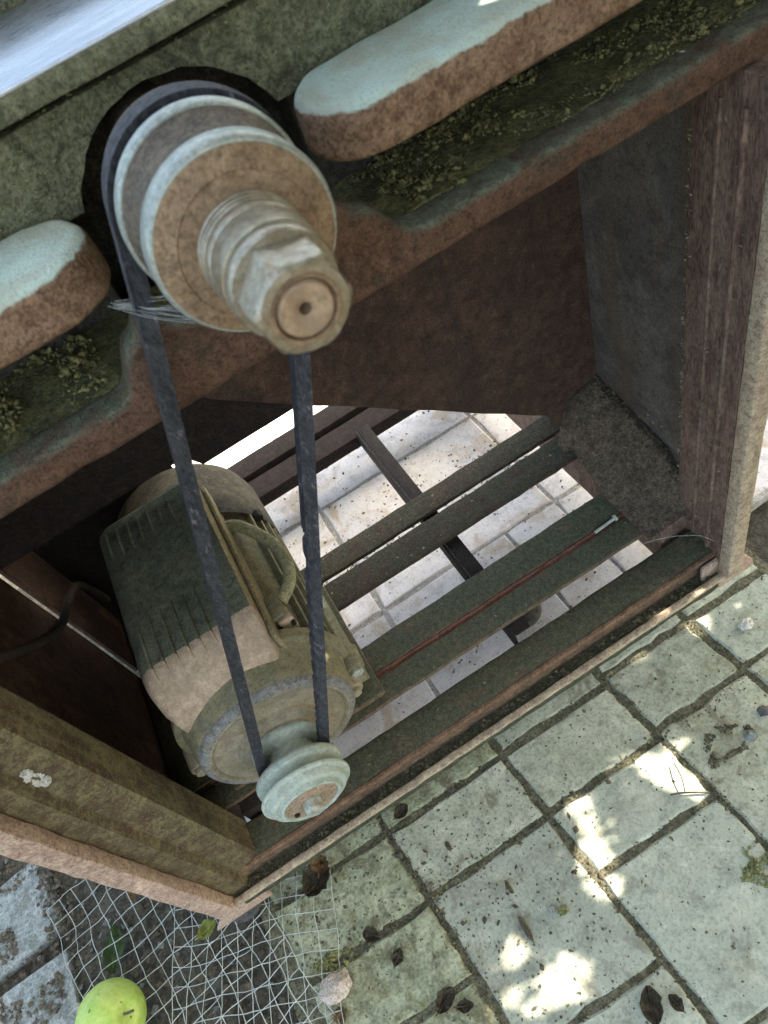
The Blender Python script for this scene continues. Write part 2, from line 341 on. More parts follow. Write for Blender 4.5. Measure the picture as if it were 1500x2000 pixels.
pave = tag(put('pavement', box(0.004, 0.66, -0.62, 0.075, G - 0.03, G - 0.0022, cuts=0.02, amp=0.0022, s=70), 'joint', smooth=True), kind='structure')
pave2 = tag(put('pavement', box(0.002, 1.1, 0.082, 1.6, G - 0.03, G - 0.0016, cuts=0.05, amp=0.0012), 'joint_clean', smooth=True), kind='structure')
def tile(parent, corners, m_, dz=0.0):
    bm = bmesh.new()
    cx = sum(c[0] for c in corners) / 4; cy = sum(c[1] for c in corners) / 4
    tx, ty = random.uniform(-1, 1) * 0.006, random.uniform(-1, 1) * 0.006
    j = 0.0034
    def H(x, y): return G + dz + (x - cx) * tx + (y - cy) * ty
    tops, mids, bots = [], [], []
    # outline with two extra points per side so that the edges are not ruler straight
    ol = []
    for i in range(4):
        a = corners[i]; b = corners[(i + 1) % 4]
        for t in (0.0, 0.14, 0.3, 0.45, 0.6, 0.72, 0.87):
            ex = (random.uniform(-1, 1)) * j * (0.5 if t else 0.25)
            x = a[0] + (b[0] - a[0]) * t; y = a[1] + (b[1] - a[1]) * t
            d = Vector((b[0] - a[0], b[1] - a[1])).normalized()
            ol.append((x - d.y * ex, y + d.x * ex))
    for x, y in ol:
        k = 0.0025; L = math.hypot(x - cx, y - cy)
        xi = x + (cx - x) / L * k; yi = y + (cy - y) / L * k
        tops.append(bm.verts.new((xi, yi, H(xi, yi)))); mids.append(bm.verts.new((x, y, H(x, y) - 0.0022))); bots.append(bm.verts.new((x, y, G - 0.02)))
    n = len(ol); bm.faces.new(tops)
    for i in range(n):
        q = (i + 1) % n
        bm.faces.new((tops[i], mids[i], mids[q], tops[q])); bm.faces.new((mids[i], bots[i], bots[q], mids[q]))
    o = put('tile', bm, m_, parent, smooth=True)
    return o
def colx(x0, y): return x0 - 0.085 * y if y < 0.08 else x0      # the joints lean a little
def quad(x0, x1, y0, y1, gx=0.0035, gy=0.0035):
    return [(colx(x0, y0) + gx, y0 + gy), (colx(x1, y0) - gx, y0 + gy), (colx(x1, y1) - gx, y1 - gy), (colx(x0, y1) + gx, y1 - gy)]
TM = {'t': 'tile', 'g': 'tile_grey', 'm': 'tile_mossy'}
front = [
    (0.016, 0.157, [0.078, 0.004, -0.074, -0.147, -0.222, -0.36, -0.50], 'mmmmtm'),
    (0.157, 0.299, [0.078, 0.003, -0.071, -0.2165, -0.36, -0.50], 'mtggt'),
    (0.299, 0.4355, [0.078, 0.004, -0.070, -0.1385, -0.283, -0.42, -0.56], 'ttggtt'),
    (0.4355, 0.549, [0.078, 0.012, -0.063, -0.205, -0.35, -0.49], 'ttttg'),
    (0.549, 0.655, [0.078, 0.012, -0.060, -0.13, -0.20, -0.34, -0.48], 'tgtttt'),
]
for x0, x1, ys, ms in front:
    for k in range(len(ys) - 1):
        wide = 0.0042 if (k < 2 and x0 > 0.2) else 0.003
        tile(pave, quad(x0, x1, ys[k + 1], ys[k], wide, wide), TM[ms[k]], random.uniform(-0.0012, 0.0012))
cols = [-0.41, -0.27, -0.13, 0.010, 0.145, 0.277, 0.536, 0.672, 0.81, 0.95]
rows = [0.085, 0.235, 0.438, 0.575, 0.715, 0.86, 1.0, 1.15, 1.3, 1.45]
for i in range(len(cols) - 1):
    for k in range(len(rows) - 1):
        if cols[i] < 0.0 and k < 5: continue
        if (i, k) in ((5, 0),):      # two narrower tiles side by side
            xm = 0.46
            tile(pave2, quad(cols[i], xm, rows[k], rows[k + 1], 0.002, 0.002), 'tile_clean')
            tile(pave2, quad(xm, cols[i + 1], rows[k], rows[k + 1], 0.002, 0.002), 'tile_clean')
        else:
            tile(pave2, quad(cols[i], cols[i + 1], rows[k], rows[k + 1], 0.0022, 0.0022), 'tile_clean', random.uniform(-0.0008, 0.0008))

# ------------------------------------------------------------------ machine stand
W = 0.60
st = tag(empty('machine_stand', (0.3, 0.25, G)), 'rusty welded steel machine stand with slatted tray and open front', 'machine stand')
def part(name, bm, m_, parent=None, smooth=True): return put(name, bm, m_, parent or st, smooth)
# front frame: outer edge strips, posts, rail
fr = part('front_flange', box(-0.008, W, 0.0, 0.0068, -0.0015, 0.0040, bev=0.0012, cuts=0.012, amp=0.0008), 'edge_paint')
part('groove_strip', box(0.010, W - 0.017, 0.008, 0.0215, -0.03, -0.004, cuts=0.01, amp=0.0012), 'groove_green', fr)
part('front_rail', box(0.012, 0.592, 0.0205, 0.0575, -0.012, 0.0195, bev=0.004, cuts=0.012, amp=0.0009, seg=3), ['slat'])
# rusty rounded lip in front of the rail
part('rail_lip', tube([(0.02 + 0.565 * k / 50, 0.0215 + 0.0005 * nz((k * .1, 0, 0), 3), 0.0165 + 0.0006 * nz((k * .1, 1, 0), 3)) for k in range(51)], 0.0036, 8), 'rust', st)
lp = part('left_post', prism([(-0.006, 0.012), (0.026, 0.012), (0.029, 0.020), (0.046, 0.0225), (0.0515, 0.0265), (0.0515, 0.060), (-0.006, 0.060)], 2, -0.01, 0.478, amp=0), 'post_moss')
part('edge_strip', box(-0.008, 0.0100, -0.0022, 0.0115, -0.001, 0.478, bev=0.002, cuts=0.012, amp=0.0010), 'edge_pink', lp)
bm = bmesh.new()
for k in range(150):
    a_, r_ = U(0, 6.28), 0.010 * math.sqrt(U(0.15, 1)); px_, pz_ = 0.0345 + r_ * math.cos(a_) * 0.5, 0.312 + r_ * math.sin(a_) * 1.3
    q_ = bmesh.ops.create_icosphere(bm, subdivisions=1, radius=U(0.0006, 0.0016), matrix=Matrix.Translation((px_, 0.0206, pz_)))
part('lichen', bm, 'stone_white', lp)
rp = part('right_post', prism([(0.5985, 0.0117), (0.5838, 0.0117), (0.5845, 0.020), (0.5868, 0.026), (0.5868, 0.030), (0.5880, 0.034), (0.5880, 0.0735), (0.5895, 0.076), (0.5985, 0.076)], 2, -0.01, 0.4775), 'post_red')
part('ridge', tube([(0.5872, 0.0315 + 0.0006 * nz((0, 0, z_ * .02), 40), z_ * 0.02) for z_ in range(0, 24)], 0.0026, 8), 'post_red', rp)
part('ridge', tube([(0.5884, 0.0520 + 0.0006 * nz((3, 0, z_ * .02), 40), z_ * 0.02) for z_ in range(0, 24)], 0.0018, 8), 'post_red', rp)
part('edge_strip', box(0.5830, 0.6008, -0.0022, 0.0115, -0.001, 0.478, bev=0.002, cuts=0.012, amp=0.0007), 'edge_paint', rp)
for px in (0.012, 0.575):
    part('rear_post', box(px, px + 0.028, 0.485, 0.52, -0.03, 0.06, bev=0.002), 'primer_dark')
# side rails
part('side_rail', box(0.556, 0.598, 0.062, 0.50, -0.022, 0.0385, bev=0.002, cuts=0.02, amp=0.0008), 'post_red')
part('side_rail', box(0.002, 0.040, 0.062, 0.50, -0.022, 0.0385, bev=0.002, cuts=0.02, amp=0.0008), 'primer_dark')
# slats of the tray, front to back
def slat(y0, y1, x0=0.012, x1=0.585, z1=0.041, t=0.0065, m_='slat'):
    return part('slat', box(x0, x1, y0, y1, z1 - t, z1, bev=0.0014, cuts=0.012, amp=0.0009, seg=2), m_)
slat(0.0705, 0.0975)
sc = slat(0.1055, 0.1385)
part('front_flange', box(0.03, 0.548, 0.1022, 0.1052, 0.012, 0.0385, bev=0.0008, cuts=0.015, amp=0.0006), 'primer_red', sc)
slat(0.1965, 0.2345, m_='slat_shaded'); slat(0.2415, 0.2725, m_='slat_shaded')
# rear bars and cross bar under the slats
part('rear_bar', box(0.02, 0.58, 0.433, 0.470, 0.0, 0.02, bev=0.0015, cuts=0.02, amp=0.0006), 'bar_brown')
part('rear_bar', box(0.02, 0.58, 0.478, 0.514, 0.004, 0.024, bev=0.0015, cuts=0.02, amp=0.0006), 'bar_brown')
cb = part('cross_bar', box(0.3755, 0.392, 0.06, 0.434, 0.026, 0.030, bev=0.0006), 'bar_dark')
part('web', box(0.3715, 0.375, 0.06, 0.434, 0.0005, 0.030, bev=0.0006), 'bar_dark', cb)
part('cross_bar', box(0.055, 0.075, 0.06, 0.44, 0.010, 0.030, bev=0.001), 'bar_dark')
# bent corner sheet between tray and right side panel
bm = bmesh.new(); gridv = []
for i in range(15):
    row = []
    for j in range(26):
        u = i / 14; y = 0.060 + (0.2085 - 0.060) * j / 25
        zt = 0.098 + (y - 0.10) * 0.25 if y < 0.24 else 0.133
        zt = min(zt, 0.134)
        x = 0.540 + u * 0.0585; z = 0.0425 + (zt - 0.0425) * u ** 1.25
        if y < 0.10: z = 0.0425 + (zt - 0.0425) * u ** 1.25 * max(0, (y - 0.052) / 0.048)
        t_ = min(1, max(0, (y - 0.145) / 0.060)); z += 0.072 * t_ * t_ * (3 - 2 * t_) * (1 - u) ** 0.8 * min(1, 0.25 + 3 * u)
        edge = 0.012 if i == 0 and 0.14 < y < 0.196 else 0
        p = Vector((x + edge, y, z)); p.z += 0.0022 * nz(p, 55) * (0.2 + u); row.append(bm.verts.new(p))
    gridv.append(row)
for i in range(14):
    for j in range(25): bm.faces.new((gridv[i][j], gridv[i][j + 1], gridv[i + 1][j + 1], gridv[i + 1][j]))
bmesh.ops.solidify(bm, geom=bm.faces[:], thickness=0.0025)
part('corner_sheet', bm, 'sawdust')
# panels
part('side_panel', box(0.5995, 0.603, 0.05, 0.312, 0.030, 0.478, cuts=0.03, amp=0.0012, s=14), 'sheet_grey')
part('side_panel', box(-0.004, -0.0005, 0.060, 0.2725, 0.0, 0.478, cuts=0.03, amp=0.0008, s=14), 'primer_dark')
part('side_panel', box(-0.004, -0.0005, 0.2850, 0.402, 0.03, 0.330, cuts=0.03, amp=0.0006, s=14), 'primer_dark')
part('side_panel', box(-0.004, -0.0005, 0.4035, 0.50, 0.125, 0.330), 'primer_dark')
part('rear_panel', prism([(0.205, 0.236), (0.30, 0.2365), (0.5985, 0.2365), (0.5985, 0.477), (0.0, 0.477), (0.0, 0.255), (0.195, 0.255)], 1, 0.2885, 0.292), 'bar_brown', None, False)  # near-black colour stands in for the shade inside the machine
part('rear_blocker', prism([(0.0, 0.0), (0.150, 0.0), (0.168, 0.184), (0.168, 0.32), (0.0, 0.32)], 1, 0.358, 0.3615), 'bar_brown', None, False)  # added near-black sheet, keeps the space behind the motor dark
part('top_blocker', box(0.0, 0.168, 0.2925, 0.3575, 0.316, 0.3195), 'bar_brown', None, False)  # added cap, shuts light out above that space
# slanted chute plate under the bed
ch = [(0.5985, 0.085), (0.540, 0.088), (0.536, 0.112), (0.512, 0.131)]
for k in range(1, 9):
    t = k / 8; ch.append((0.512 + (0.321 - 0.512) * t, 0.131 + (0.292 - 0.131) * t + 0.001 * math.sin(k * 2.1)))
ch += [(0.251, 0.352), (0.16, 0.476), (0.5985, 0.476)]
part('chute_plate', prism(ch, 1, 0.209, 0.2125), 'primer_dark', None, False)
# feet
foot = None
for fx, fy in ((0.412, 0.128), (-0.006, 0.03), (0.588, 0.46), (0.02, 0.46)):
    f = part('foot', lathe([(0, 0), (0, 0.021), (0.004, 0.0235), (0.013, 0.0215), (0.017, 0.016), (0.018, 0.009), (0.07, 0.008), (0.07, 0)], 0, 0, 32), 'rubber')
    f.matrix_world = Matrix.Translation((fx, fy, G + 0.001)) @ Matrix.Rotation(R(90), 4, 'X')
    f.matrix_parent_inverse = Matrix.Identity(4); f.parent = st; f.matrix_basis = Matrix.Translation(-st.location) @ Matrix.Translation((fx, fy, G + 0.001)) @ Matrix.Rotation(R(90), 4, 'X')
    f['_'] = 1; del f['_']
# corner brackets at the front feet
part('bracket', prism([(-0.034, -0.049), (0.030, -0.049), (0.030, -0.012), (-0.006, -0.012)], 1, 0.009, 0.013, bev=0.001), 'edge_pink')
part('bracket', prism([(0.565, -0.045), (0.636, -0.045), (0.632, -0.030), (0.604, 0.018), (0.565, 0.018)], 1, 0.0125, 0.0165, bev=0.001), 'edge_pink')

# ------------------------------------------------------------------ cast bed on the stand
bed = tag(empty('machine_bed', (0.3, 0.2, 0.478)), 'mossy rusty cast iron machine bed above the motor, cut out round the spindle', 'machine bed')
def bpart(name, bm, m_, parent=None, smooth=True): return put(name, bm, m_, parent or bed, smooth)
XL, XR = -0.16, 0.82
YF = 0.035
lipz = 0.4973
web = [(XL, 0.4785)]
for k in range(1, 70):
    x = XL + (XR - XL) * k / 70; web.append((x, 0.4781 + 0.0007 * nz((x, 0, 0), 90) + (0.0012 if nz((x, 4, 0), 160) > 0.35 else 0)))
web.append((XR, 0.4785))
top = [(XR, lipz), (0.60, lipz), (0.45, lipz), (0.394, lipz - 0.0005), (0.386, lipz + 0.0016), (0.380, lipz + 0.006), (0.375, 0.511), (0.369, 0.518), (0.361, 0.521)]
for k in range(0, 13):
    a = R(-26 - 128 * k / 12); top.append((0.3035 + 0.056 * math.cos(a), 0.5455 + 0.056 * math.sin(a) * 0.62))
top += [(0.246, 0.522), (0.240, 0.519), (0.235, 0.511), (0.231, 0.503), (0.226, lipz + 0.001), (0.219, lipz), (0.1, lipz), (XL, lipz)]
bpart('front_face', prism(web + top, 1, YF, 0.056, bev=0.0045), 'rust_bed')
bm = box(XL, XR, 0.0530, 0.125, 0.476, 0.4962, cuts=0.010, amp=0.0042, s=45)
bpart('ledge', bm, 'moss_ledge')
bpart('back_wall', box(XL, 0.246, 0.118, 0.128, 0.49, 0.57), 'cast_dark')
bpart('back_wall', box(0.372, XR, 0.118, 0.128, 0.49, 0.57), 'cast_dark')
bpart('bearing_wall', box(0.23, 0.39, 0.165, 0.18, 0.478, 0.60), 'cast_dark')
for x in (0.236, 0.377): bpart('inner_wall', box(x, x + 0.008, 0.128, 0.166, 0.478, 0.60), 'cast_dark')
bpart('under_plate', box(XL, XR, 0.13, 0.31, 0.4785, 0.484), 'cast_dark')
bpart('post_filler', box(0.5895, 0.70, 0.046, 0.0725, 0.37, 0.4772, bev=0.002), 'post_red')  # added block continuing the post, covers the bright gap under the bed
# upper panel with the round cut-out
cx, cz, rr = 0.3095, 0.5325, 0.0575
pts = [(XL, 0.556)]
for k in range(1, 25):
    x = XL + (0.2575 - XL) * k / 24; pts.append((x, 0.556 + 0.0008 * nz((x, 2, 1), 90)))
a0 = math.asin((0.556 - cz) / rr)
for k in range(37):
    a = math.pi - a0 - (math.pi - 2 * a0) * k / 36; r_ = rr + 0.0009 * nz((a * 4, 0, 3), 2.2); pts.append((cx + r_ * math.cos(a), cz + r_ * math.sin(a)))
for k in range(1, 25):
    x = 0.3625 + (XR - 0.3625) * k / 24; pts.append((x, 0.556 + 0.0008 * nz((x, 2, 1), 90)))
pts += [(XR, 0.5968), (XL, 0.5968)]
bpart('upper_panel', prism(pts, 1, 0.0965, 0.109, bev=0.0010), 'moss_panel')
# ribs: long bars with rounded ends
def rib(xa, xb, z0, z1, endx, y0=YF, y1=0.0955, rnd=0.0285):
    ol = []
    s = 1 if endx > xa else -1
    cxm = endx - s * rnd
    ym = (y0 + y1) / 2; ry = (y1 - y0) / 2
    N = 16
    arc = [(cxm + s * rnd * math.sin(math.pi * k / N), ym - ry * math.cos(math.pi * k / N)) for k in range(N + 1)]
    far = xa if s == 1 else xb
    L = 22
    A = [(far + (cxm - far) * k / L, y0) for k in range(L)]; B = [(far + (cxm - far) * (L - 1 - k) / L, y1) for k in range(L)]
    ol = A + arc + B
    bm = bmesh.new()
    def ring(off, z):
        out = []
        for x, y in ol:
            d = Vector((x - cxm if (x - cxm) * s > 0 else 0, (y - ym)))
            if d.length > 1e-9: d.normalize()
            out.append(bm.verts.new((x - d.x * off, y - d.y * off, z)))
        return out
    b = 0.0060
    rings = [ring(0.0018, z0)] + [ring(0, z0 + 0.002)] + [ring(0, z0 + (z1 - b - z0) * t) for t in (0.35, 0.7)] + \
            [ring(b * (1 - math.cos(R(a))), z1 - b + b * math.sin(R(a))) for a in (0, 22, 45, 67, 90)]
    n = len(ol)
    for q, (A_, B_) in enumerate(zip(rings, rings[1:])):
        for i in range(n):
            f = bm.faces.new((A_[i], A_[(i + 1) % n], B_[(i + 1) % n], B_[i]))
            f.material_index = 1 if q >= 4 else 0
    f = bm.faces.new(rings[-1]); f.material_index = 1
    bm.faces.new(rings[0][::-1])
    bmesh.ops.triangulate(bm, faces=[f])
    jitter(bm, 0.0009, 70)
    return bm
bpart('rib', rib(XL, 0.2545, 0.5415, 0.5655, 0.2545), ['rust_rib', 'rust_rib'], None, 'all')
bpart('rib', rib(0.3605, XR, 0.5385, 0.5625, 0.3605), ['rust_rib', 'rust_rib'], None, 'all')
# table slab with its steel top
tb = bpart('table_lip', box(XL, XR, 0.0868, 0.312, 0.6015, 0.6110, bev=0.0012, cuts=0.015, amp=0.0006), 'moss_panel')
bpart('steel_plate', box(XL, XR, 0.0880, 0.214, 0.6100, 0.6128, bev=0.0008), 'steel_top', tb)
bpart('fence_bar', box(XL, XR, 0.218, 0.250, 0.6105, 0.640, bev=0.003), 'moss_panel', tb)

# ------------------------------------------------------------------ spindle
SX, SZ = 0.3035, 0.567
sp = tag(empty('cutter_spindle', (SX, 0.0, SZ)), 'rusty spindle with stepped pulley flanges and big hexagonal end nut', 'spindle')
def spart(name, bm, m_, parent=None, smooth=True): return put(name, bm, m_, parent or sp, smooth)
spart('shaft', lathe([(0.17, 0), (0.17, 0.016), (0.036, 0.016), (0.036, 0)], SX, SZ, 48), 'spindle_dark')
pu = spart('pulley', lathe([(0.036, 0.012), (0.036, 0.0355), (0.0345, 0.0362), (0.0325, 0.0362), (0.0310, 0.0355), (0.0285, 0.0265), (0.0158, 0.0265), (0.0128, 0.0350), (0.0105, 0.0350), (0.0105, 0.012)], SX, SZ, 96), 'spindle_dark')
spart('rim', lathe([(0.0128, 0.030), (0.0128, 0.0357), (0.0118, 0.0366), (0.0064, 0.0366), (0.0050, 0.0358), (0.0046, 0.030)], SX, SZ, 96), 'spindle_rim', pu)
dr = spart('drum', lathe([(0.0052, 0.020), (0.0052, 0.0352), (0.003, 0.0347), (-0.004, 0.0325), (-0.014, 0.0322), (-0.017, 0.0325), (-0.017, 0.018)], SX, SZ, 96), 'spindle_dark')
spart('rim', lathe([(-0.0165, 0.026), (-0.0165, 0.0336), (-0.0175, 0.0343), (-0.0245, 0.0343), (-0.0262, 0.0336), (-0.0268, 0.0326), (-0.0268, 0.028)], SX, SZ, 96), 'spindle_rim', dr)
spart('flange_face', lathe([(-0.0262, 0.0325), (-0.0275, 0.0322), (-0.0300, 0.0255), (-0.0298, 0.0252), (-0.0296, 0.0249), (-0.0312, 0.0215), (-0.0312, 0.0150)], SX, SZ, 96), 'spindle_rust')
prof = [(-0.029, 0.0150), (-0.0295, 0.0190)]
for y_, r_ in ((-0.0335, 0.0193), (-0.0362, 0.0192), (-0.0385, 0.0190), (-0.0440, 0.0188)):
    prof += [(y_ + 0.0004, r_ + 0.0001), (y_, r_ - 0.00022), (y_ - 0.0005, r_ - 0.00022), (y_ - 0.0009, r_ - 0.00005)]
prof += [(-0.0552, 0.0184), (-0.0556, 0.0176), (-0.0556, 0.014)]
spart('sleeve', lathe(prof, SX, SZ, 72), 'spindle_steel')
spart('neck', lathe([(-0.0540, 0.0150), (-0.0540, 0.0166), (-0.0585, 0.0166), (-0.0585, 0.010)], SX, SZ, 64), 'spindle_dark')
spart('washer', lathe([(-0.0568, 0.0150), (-0.0568, 0.0177), (-0.0576, 0.0182), (-0.0618, 0.0182), (-0.0628, 0.0176), (-0.0628, 0.012)], SX, SZ, 72), 'spindle_steel')
# hex nut, chamfered by intersecting with a turned envelope
bm = bmesh.new(); nseg = 120; rings = []
def hexr(a, r=0.0146):
    t = (a - R(-15)) % R(60); return r / math.cos(t - R(30))
for y, lim in ((-0.0622, 0.0160), (-0.0640, 0.0169), (-0.0730, 0.0172), (-0.0760, 0.0166), (-0.0778, 0.0156), (-0.0790, 0.0142), (-0.0790, 0.0110)):
    rings.append([bm.verts.new((SX + min(hexr(2 * math.pi * k / nseg), lim) * math.cos(2 * math.pi * k / nseg), y, SZ + min(hexr(2 * math.pi * k / nseg), lim) * math.sin(2 * math.pi * k / nseg))) for k in range(nseg)])
for A, B in zip(rings, rings[1:]):
    for k in range(nseg): bm.faces.new((A[k], A[(k + 1) % nseg], B[(k + 1) % nseg], B[k]))
nut = spart('lock_nut', bm, 'spindle_steel')
spart('nut_ring', lathe([(-0.0788, 0.0118), (-0.0794, 0.0112), (-0.0794, 0.0102), (-0.0770, 0.0096), (-0.0770, 0.008)], SX, SZ, 64), 'spindle_rust', nut)
spart('shaft_end', lathe([(-0.0755, 0.0098), (-0.0785, 0.0093), (-0.0797, 0.0084), (-0.0797, 0.0060), (-0.0790, 0.0036), (-0.0782, 0.0021), (-0.066, 0.0019), (-0.066, 0)], SX, SZ, 64), 'nut_end')

# ------------------------------------------------------------------ motor
MX, MZ = 0.147, 0.139
mo = tag(empty('electric_motor', (MX, 0.17, 0.041)), 'dusty electric motor with ribbed terminal box, bolted on the slats', 'motor')
def mpart(name, bm, m_, parent=None, smooth=True): return put(name, bm, m_, parent or mo, smooth)
body = mpart('body', lathe([(0.085, 0.0), (0.085, 0.074), (0.262, 0.074), (0.262, 0.0)], MX, MZ, 72), 'motor_dust')
for k in range(40):
    a = 2 * math.pi * (k + 0.5) / 40
    if R(35) < a < R(125): continue
    if R(235) < a < R(305): continue
    bm = box(-0.0012, 0.0012, 0.093, 0.252, 0.073, 0.0805)
    bmesh.ops.rotate(bm, verts=bm.verts[:], cent=(0, 0, 0), matrix=Matrix.Rotation(math.pi / 2 - a, 3, 'Y'))
    bmesh.ops.translate(bm, verts=bm.verts[:], vec=(MX, 0, MZ))
    mpart('fin', bm, 'motor_dust', body, False)
sh = mpart('end_shield', lathe([(0.094, 0.072), (0.094, 0.0825), (0.0845, 0.0825), (0.0835, 0.0815), (0.0835, 0.0765), (0.0815, 0.0750), (0.064, 0.0728), (0.056, 0.0712), (0.0515, 0.0695), (0.0500, 0.0685)], MX, MZ, 96), 'motor_dust')
mpart('shield_rim', lathe([(0.0535, 0.0705), (0.0515, 0.0702), (0.0490, 0.0680), (0.0478, 0.0650), (0.0478, 0.0635)], MX, MZ, 96), 'motor_rim', sh)
mpart('shield_face', lathe([(0.0480, 0.0640), (0.0470, 0.0620), (0.0478, 0.0600), (0.0495, 0.0590), (0.0490, 0.0420), (0.0475, 0.0400), (0.0440, 0.0395), (0.0425, 0.0380), (0.0420, 0.0300), (0.0405, 0.0285), (0.0405, 0.008)], MX, MZ, 96), 'motor_face', sh)
mpart('shaft', lathe([(0.05, 0.0125), (-0.014, 0.0125), (-0.014, 0)], MX, MZ, 40), 'pulley_grey')
for a in (-12, 190, 222, 325):       # lugs with bolts round the shield
    lx = MX + 0.0815 * math.cos(R(a)); lz = MZ + 0.0815 * math.sin(R(a))
    bm = lathe([(0.072, 0), (0.072, 0.0085), (0.074, 0.0095), (0.094, 0.0105), (0.094, 0)], lx, lz, 20)
    lug = mpart('lug', bm, 'motor_face' if a > 100 else 'motor_dust', sh)
    mpart('bolt', hexprism(lx, lz, 0.0675, 0.0725, 0.0062, a, 0.0006), 'bolt_pale' if a in (-12, 330) else 'motor_face', lug)
fc = mpart('fan_cover', lathe([(0.252, 0.077), (0.252, 0.0808), (0.262, 0.0812), (0.325, 0.0800), (0.340, 0.0760), (0.347, 0.066), (0.349, 0.02), (0.349, 0)], MX, MZ, 80), 'fan_cover')
bm = box(MX + 0.05, MX + 0.085, 0.248, 0.253, MZ + 0.03, MZ + 0.04, bev=0.001)
mpart('cover_screw', hexprism(MX + 0.074, MZ + 0.036, 0.246, 0.256, 0.005, 10, 0.0008), 'bar_dark', fc)
bp = mpart('base_plate', box(0.062, 0.2345, 0.078, 0.232, 0.0415, 0.0495, bev=0.0018, cuts=0.015, amp=0.0008), 'slat')
for sx in (-1, 1):
    mpart('foot', prism([(MX + sx * 0.030, 0.0500), (MX + sx * 0.082, 0.0500), (MX + sx * 0.082, 0.058), (MX + sx * 0.066, 0.064), (MX + sx * 0.058, 0.092), (MX + sx * 0.030, 0.070)], 1, 0.098, 0.215, bev=0.001), 'motor_dust')
    for y in (0.112, 0.2):
        bm = lathe([(0, 0), (0, 0.0075), (0.006, 0.0075), (0.006, 0)], 0, 0, 6)
        bmesh.ops.rotate(bm, verts=bm.verts[:], cent=(0, 0, 0), matrix=Matrix.Rotation(R(90), 3, 'X'))
        bmesh.ops.translate(bm, verts=bm.verts[:], vec=(MX + sx * 0.074, y, 0.058))
        mpart('bolt', bm, 'bolt_pale' if sx > 0 else 'motor_face', bp, False)
# terminal box: tapered body with a rounded front, lid ribs
bx0, bx1 = 0.082, 0.189
secs = [ # y, x0, x1, zbot, ztop
    (0.0705, 0.092, 0.180, 0.168, 0.203), (0.0725, 0.087, 0.184, 0.160, 0.211), (0.080, 0.0835, 0.1875, 0.160, 0.2225), (0.092, bx0, bx1, 0.168, 0.2340),
    (0.099, bx0, bx1, 0.168, 0.2380), (0.106, bx0, bx1, 0.168, 0.2396), (0.15, bx0, bx1, 0.168, 0.2405), (0.20, bx0, bx1, 0.168, 0.2408), (0.276, bx0, bx1, 0.168, 0.2405), (0.281, bx0 + 0.002, bx1 - 0.002, 0.183, 0.2385), (0.283, bx0 + 0.005, bx1 - 0.005, 0.186, 0.234)]
bm = bmesh.new(); rings = []
for y, x0, x1, z0, z1 in secs:
    r1 = 0.016; r2 = 0.004
    prof = [(x0, z0), (x0, z1 - r1)]
    prof += [(x0 + r1 * (1 - math.cos(R(a))), z1 - r1 + r1 * math.sin(R(a))) for a in (25, 50, 72, 90)]
    prof += [((x0 + x1) / 2, z1)]
    prof += [(x1 - r2 + r2 * math.sin(R(a)), z1 - r2 + r2 * math.cos(R(a))) for a in (0, 45, 90)]
    prof += [(x1, z0)]
    rings.append([bm.verts.new((px, y, pz)) for px, pz in prof])
n = len(rings[0])
for A, B in zip(rings, rings[1:]):
    for i in range(n):
        f = bm.faces.new((A[i], A[(i + 1) % n], B[(i + 1) % n], B[i]))
        y = (A[i].co.y + B[i].co.y) / 2
        f.material_index = 1 if y < 0.1035 else 2 if i >= n - 3 else 0
f = bm.faces.new(rings[0][::-1]); f.material_index = 1
bm.faces.new(rings[-1])
tbx = mpart('terminal_box', bm, ['box_lid', 'box_front', 'box_side'])
def lidrib(x, y0, y1, drop):
    bm = bmesh.new()
    prof = []
    N = 10
    for k in range(N + 1):
        y = y0 + (y1 - y0) * k / N
        z = 0.2412
        if y < 0.106: z = 0.2412 - (0.106 - y) ** 2 * 26 - (0.106 - y) * 0.16
        prof.append((y, z))
    rows_ = []
    for k, (y, z) in enumerate(prof):
        e = 0.3 + 0.7 * math.sin(math.pi * min(max(k / N, 0.06), 0.94))
        rows_.append([bm.verts.new((x - 0.0012, y, z - 0.004)), bm.verts.new((x - 0.0007, y, z + 0.0024 * e)), bm.verts.new((x + 0.0008, y, z + 0.0016 * e)), bm.verts.new((x + 0.0014, y, z - 0.004))])
    for A, B in zip(rows_, rows_[1:]):
        for i in range(3):
            f = bm.faces.new((A[i], A[i + 1], B[i + 1], B[i])); f.material_index = 1 if A[0].co.y < 0.101 else 0
    return bm
for k in range(7):
    x = 0.0975 + k * 0.0108
    mpart('lid_rib', lidrib(x, 0.090, 0.153 + 0.001 * (k % 2), 1), ['box_lid', 'box_front'], tbx)
    mpart('lid_rib', lidrib(x - 0.002, 0.232, 0.269, 0), ['box_lid', 'box_front'], tbx)
mpart('lid_flange', box(bx1 + 0.0005, bx1 + 0.0045, 0.080, 0.279, 0.192, 0.222, bev=0.0012, cuts=0.015, amp=0.0008), 'box_side', tbx)
# cable gland and cable loop
gl = mpart('cable_gland', box(0.1905, 0.2060, 0.106, 0.132, 0.186, 0.206, bev=0.002), 'motor_dust', tbx)
mpart('clamp', box(0.1960, 0.2085, 0.1005, 0.1065, 0.184, 0.204, bev=0.001), 'box_front', gl)
for q in ((0.193, 0.101), (0.205, 0.101)):
    mpart('clamp_screw', lathe([(0.097, 0), (0.097, 0.0022), (0.101, 0.0022)], q[0] + 0.002, 0.197, 12), 'bar_dark', gl)
mpart('cable', tube(spline([(0.1905, 0.236, 0.199), (0.2000, 0.230, 0.2005), (0.2125, 0.2106, 0.201), (0.2236, 0.1838, 0.2), (0.2262, 0.1580, 0.2), (0.2200, 0.1370, 0.199), (0.2050, 0.1250, 0.197)], 8), 0.0058, 14), 'cable_old', tbx)
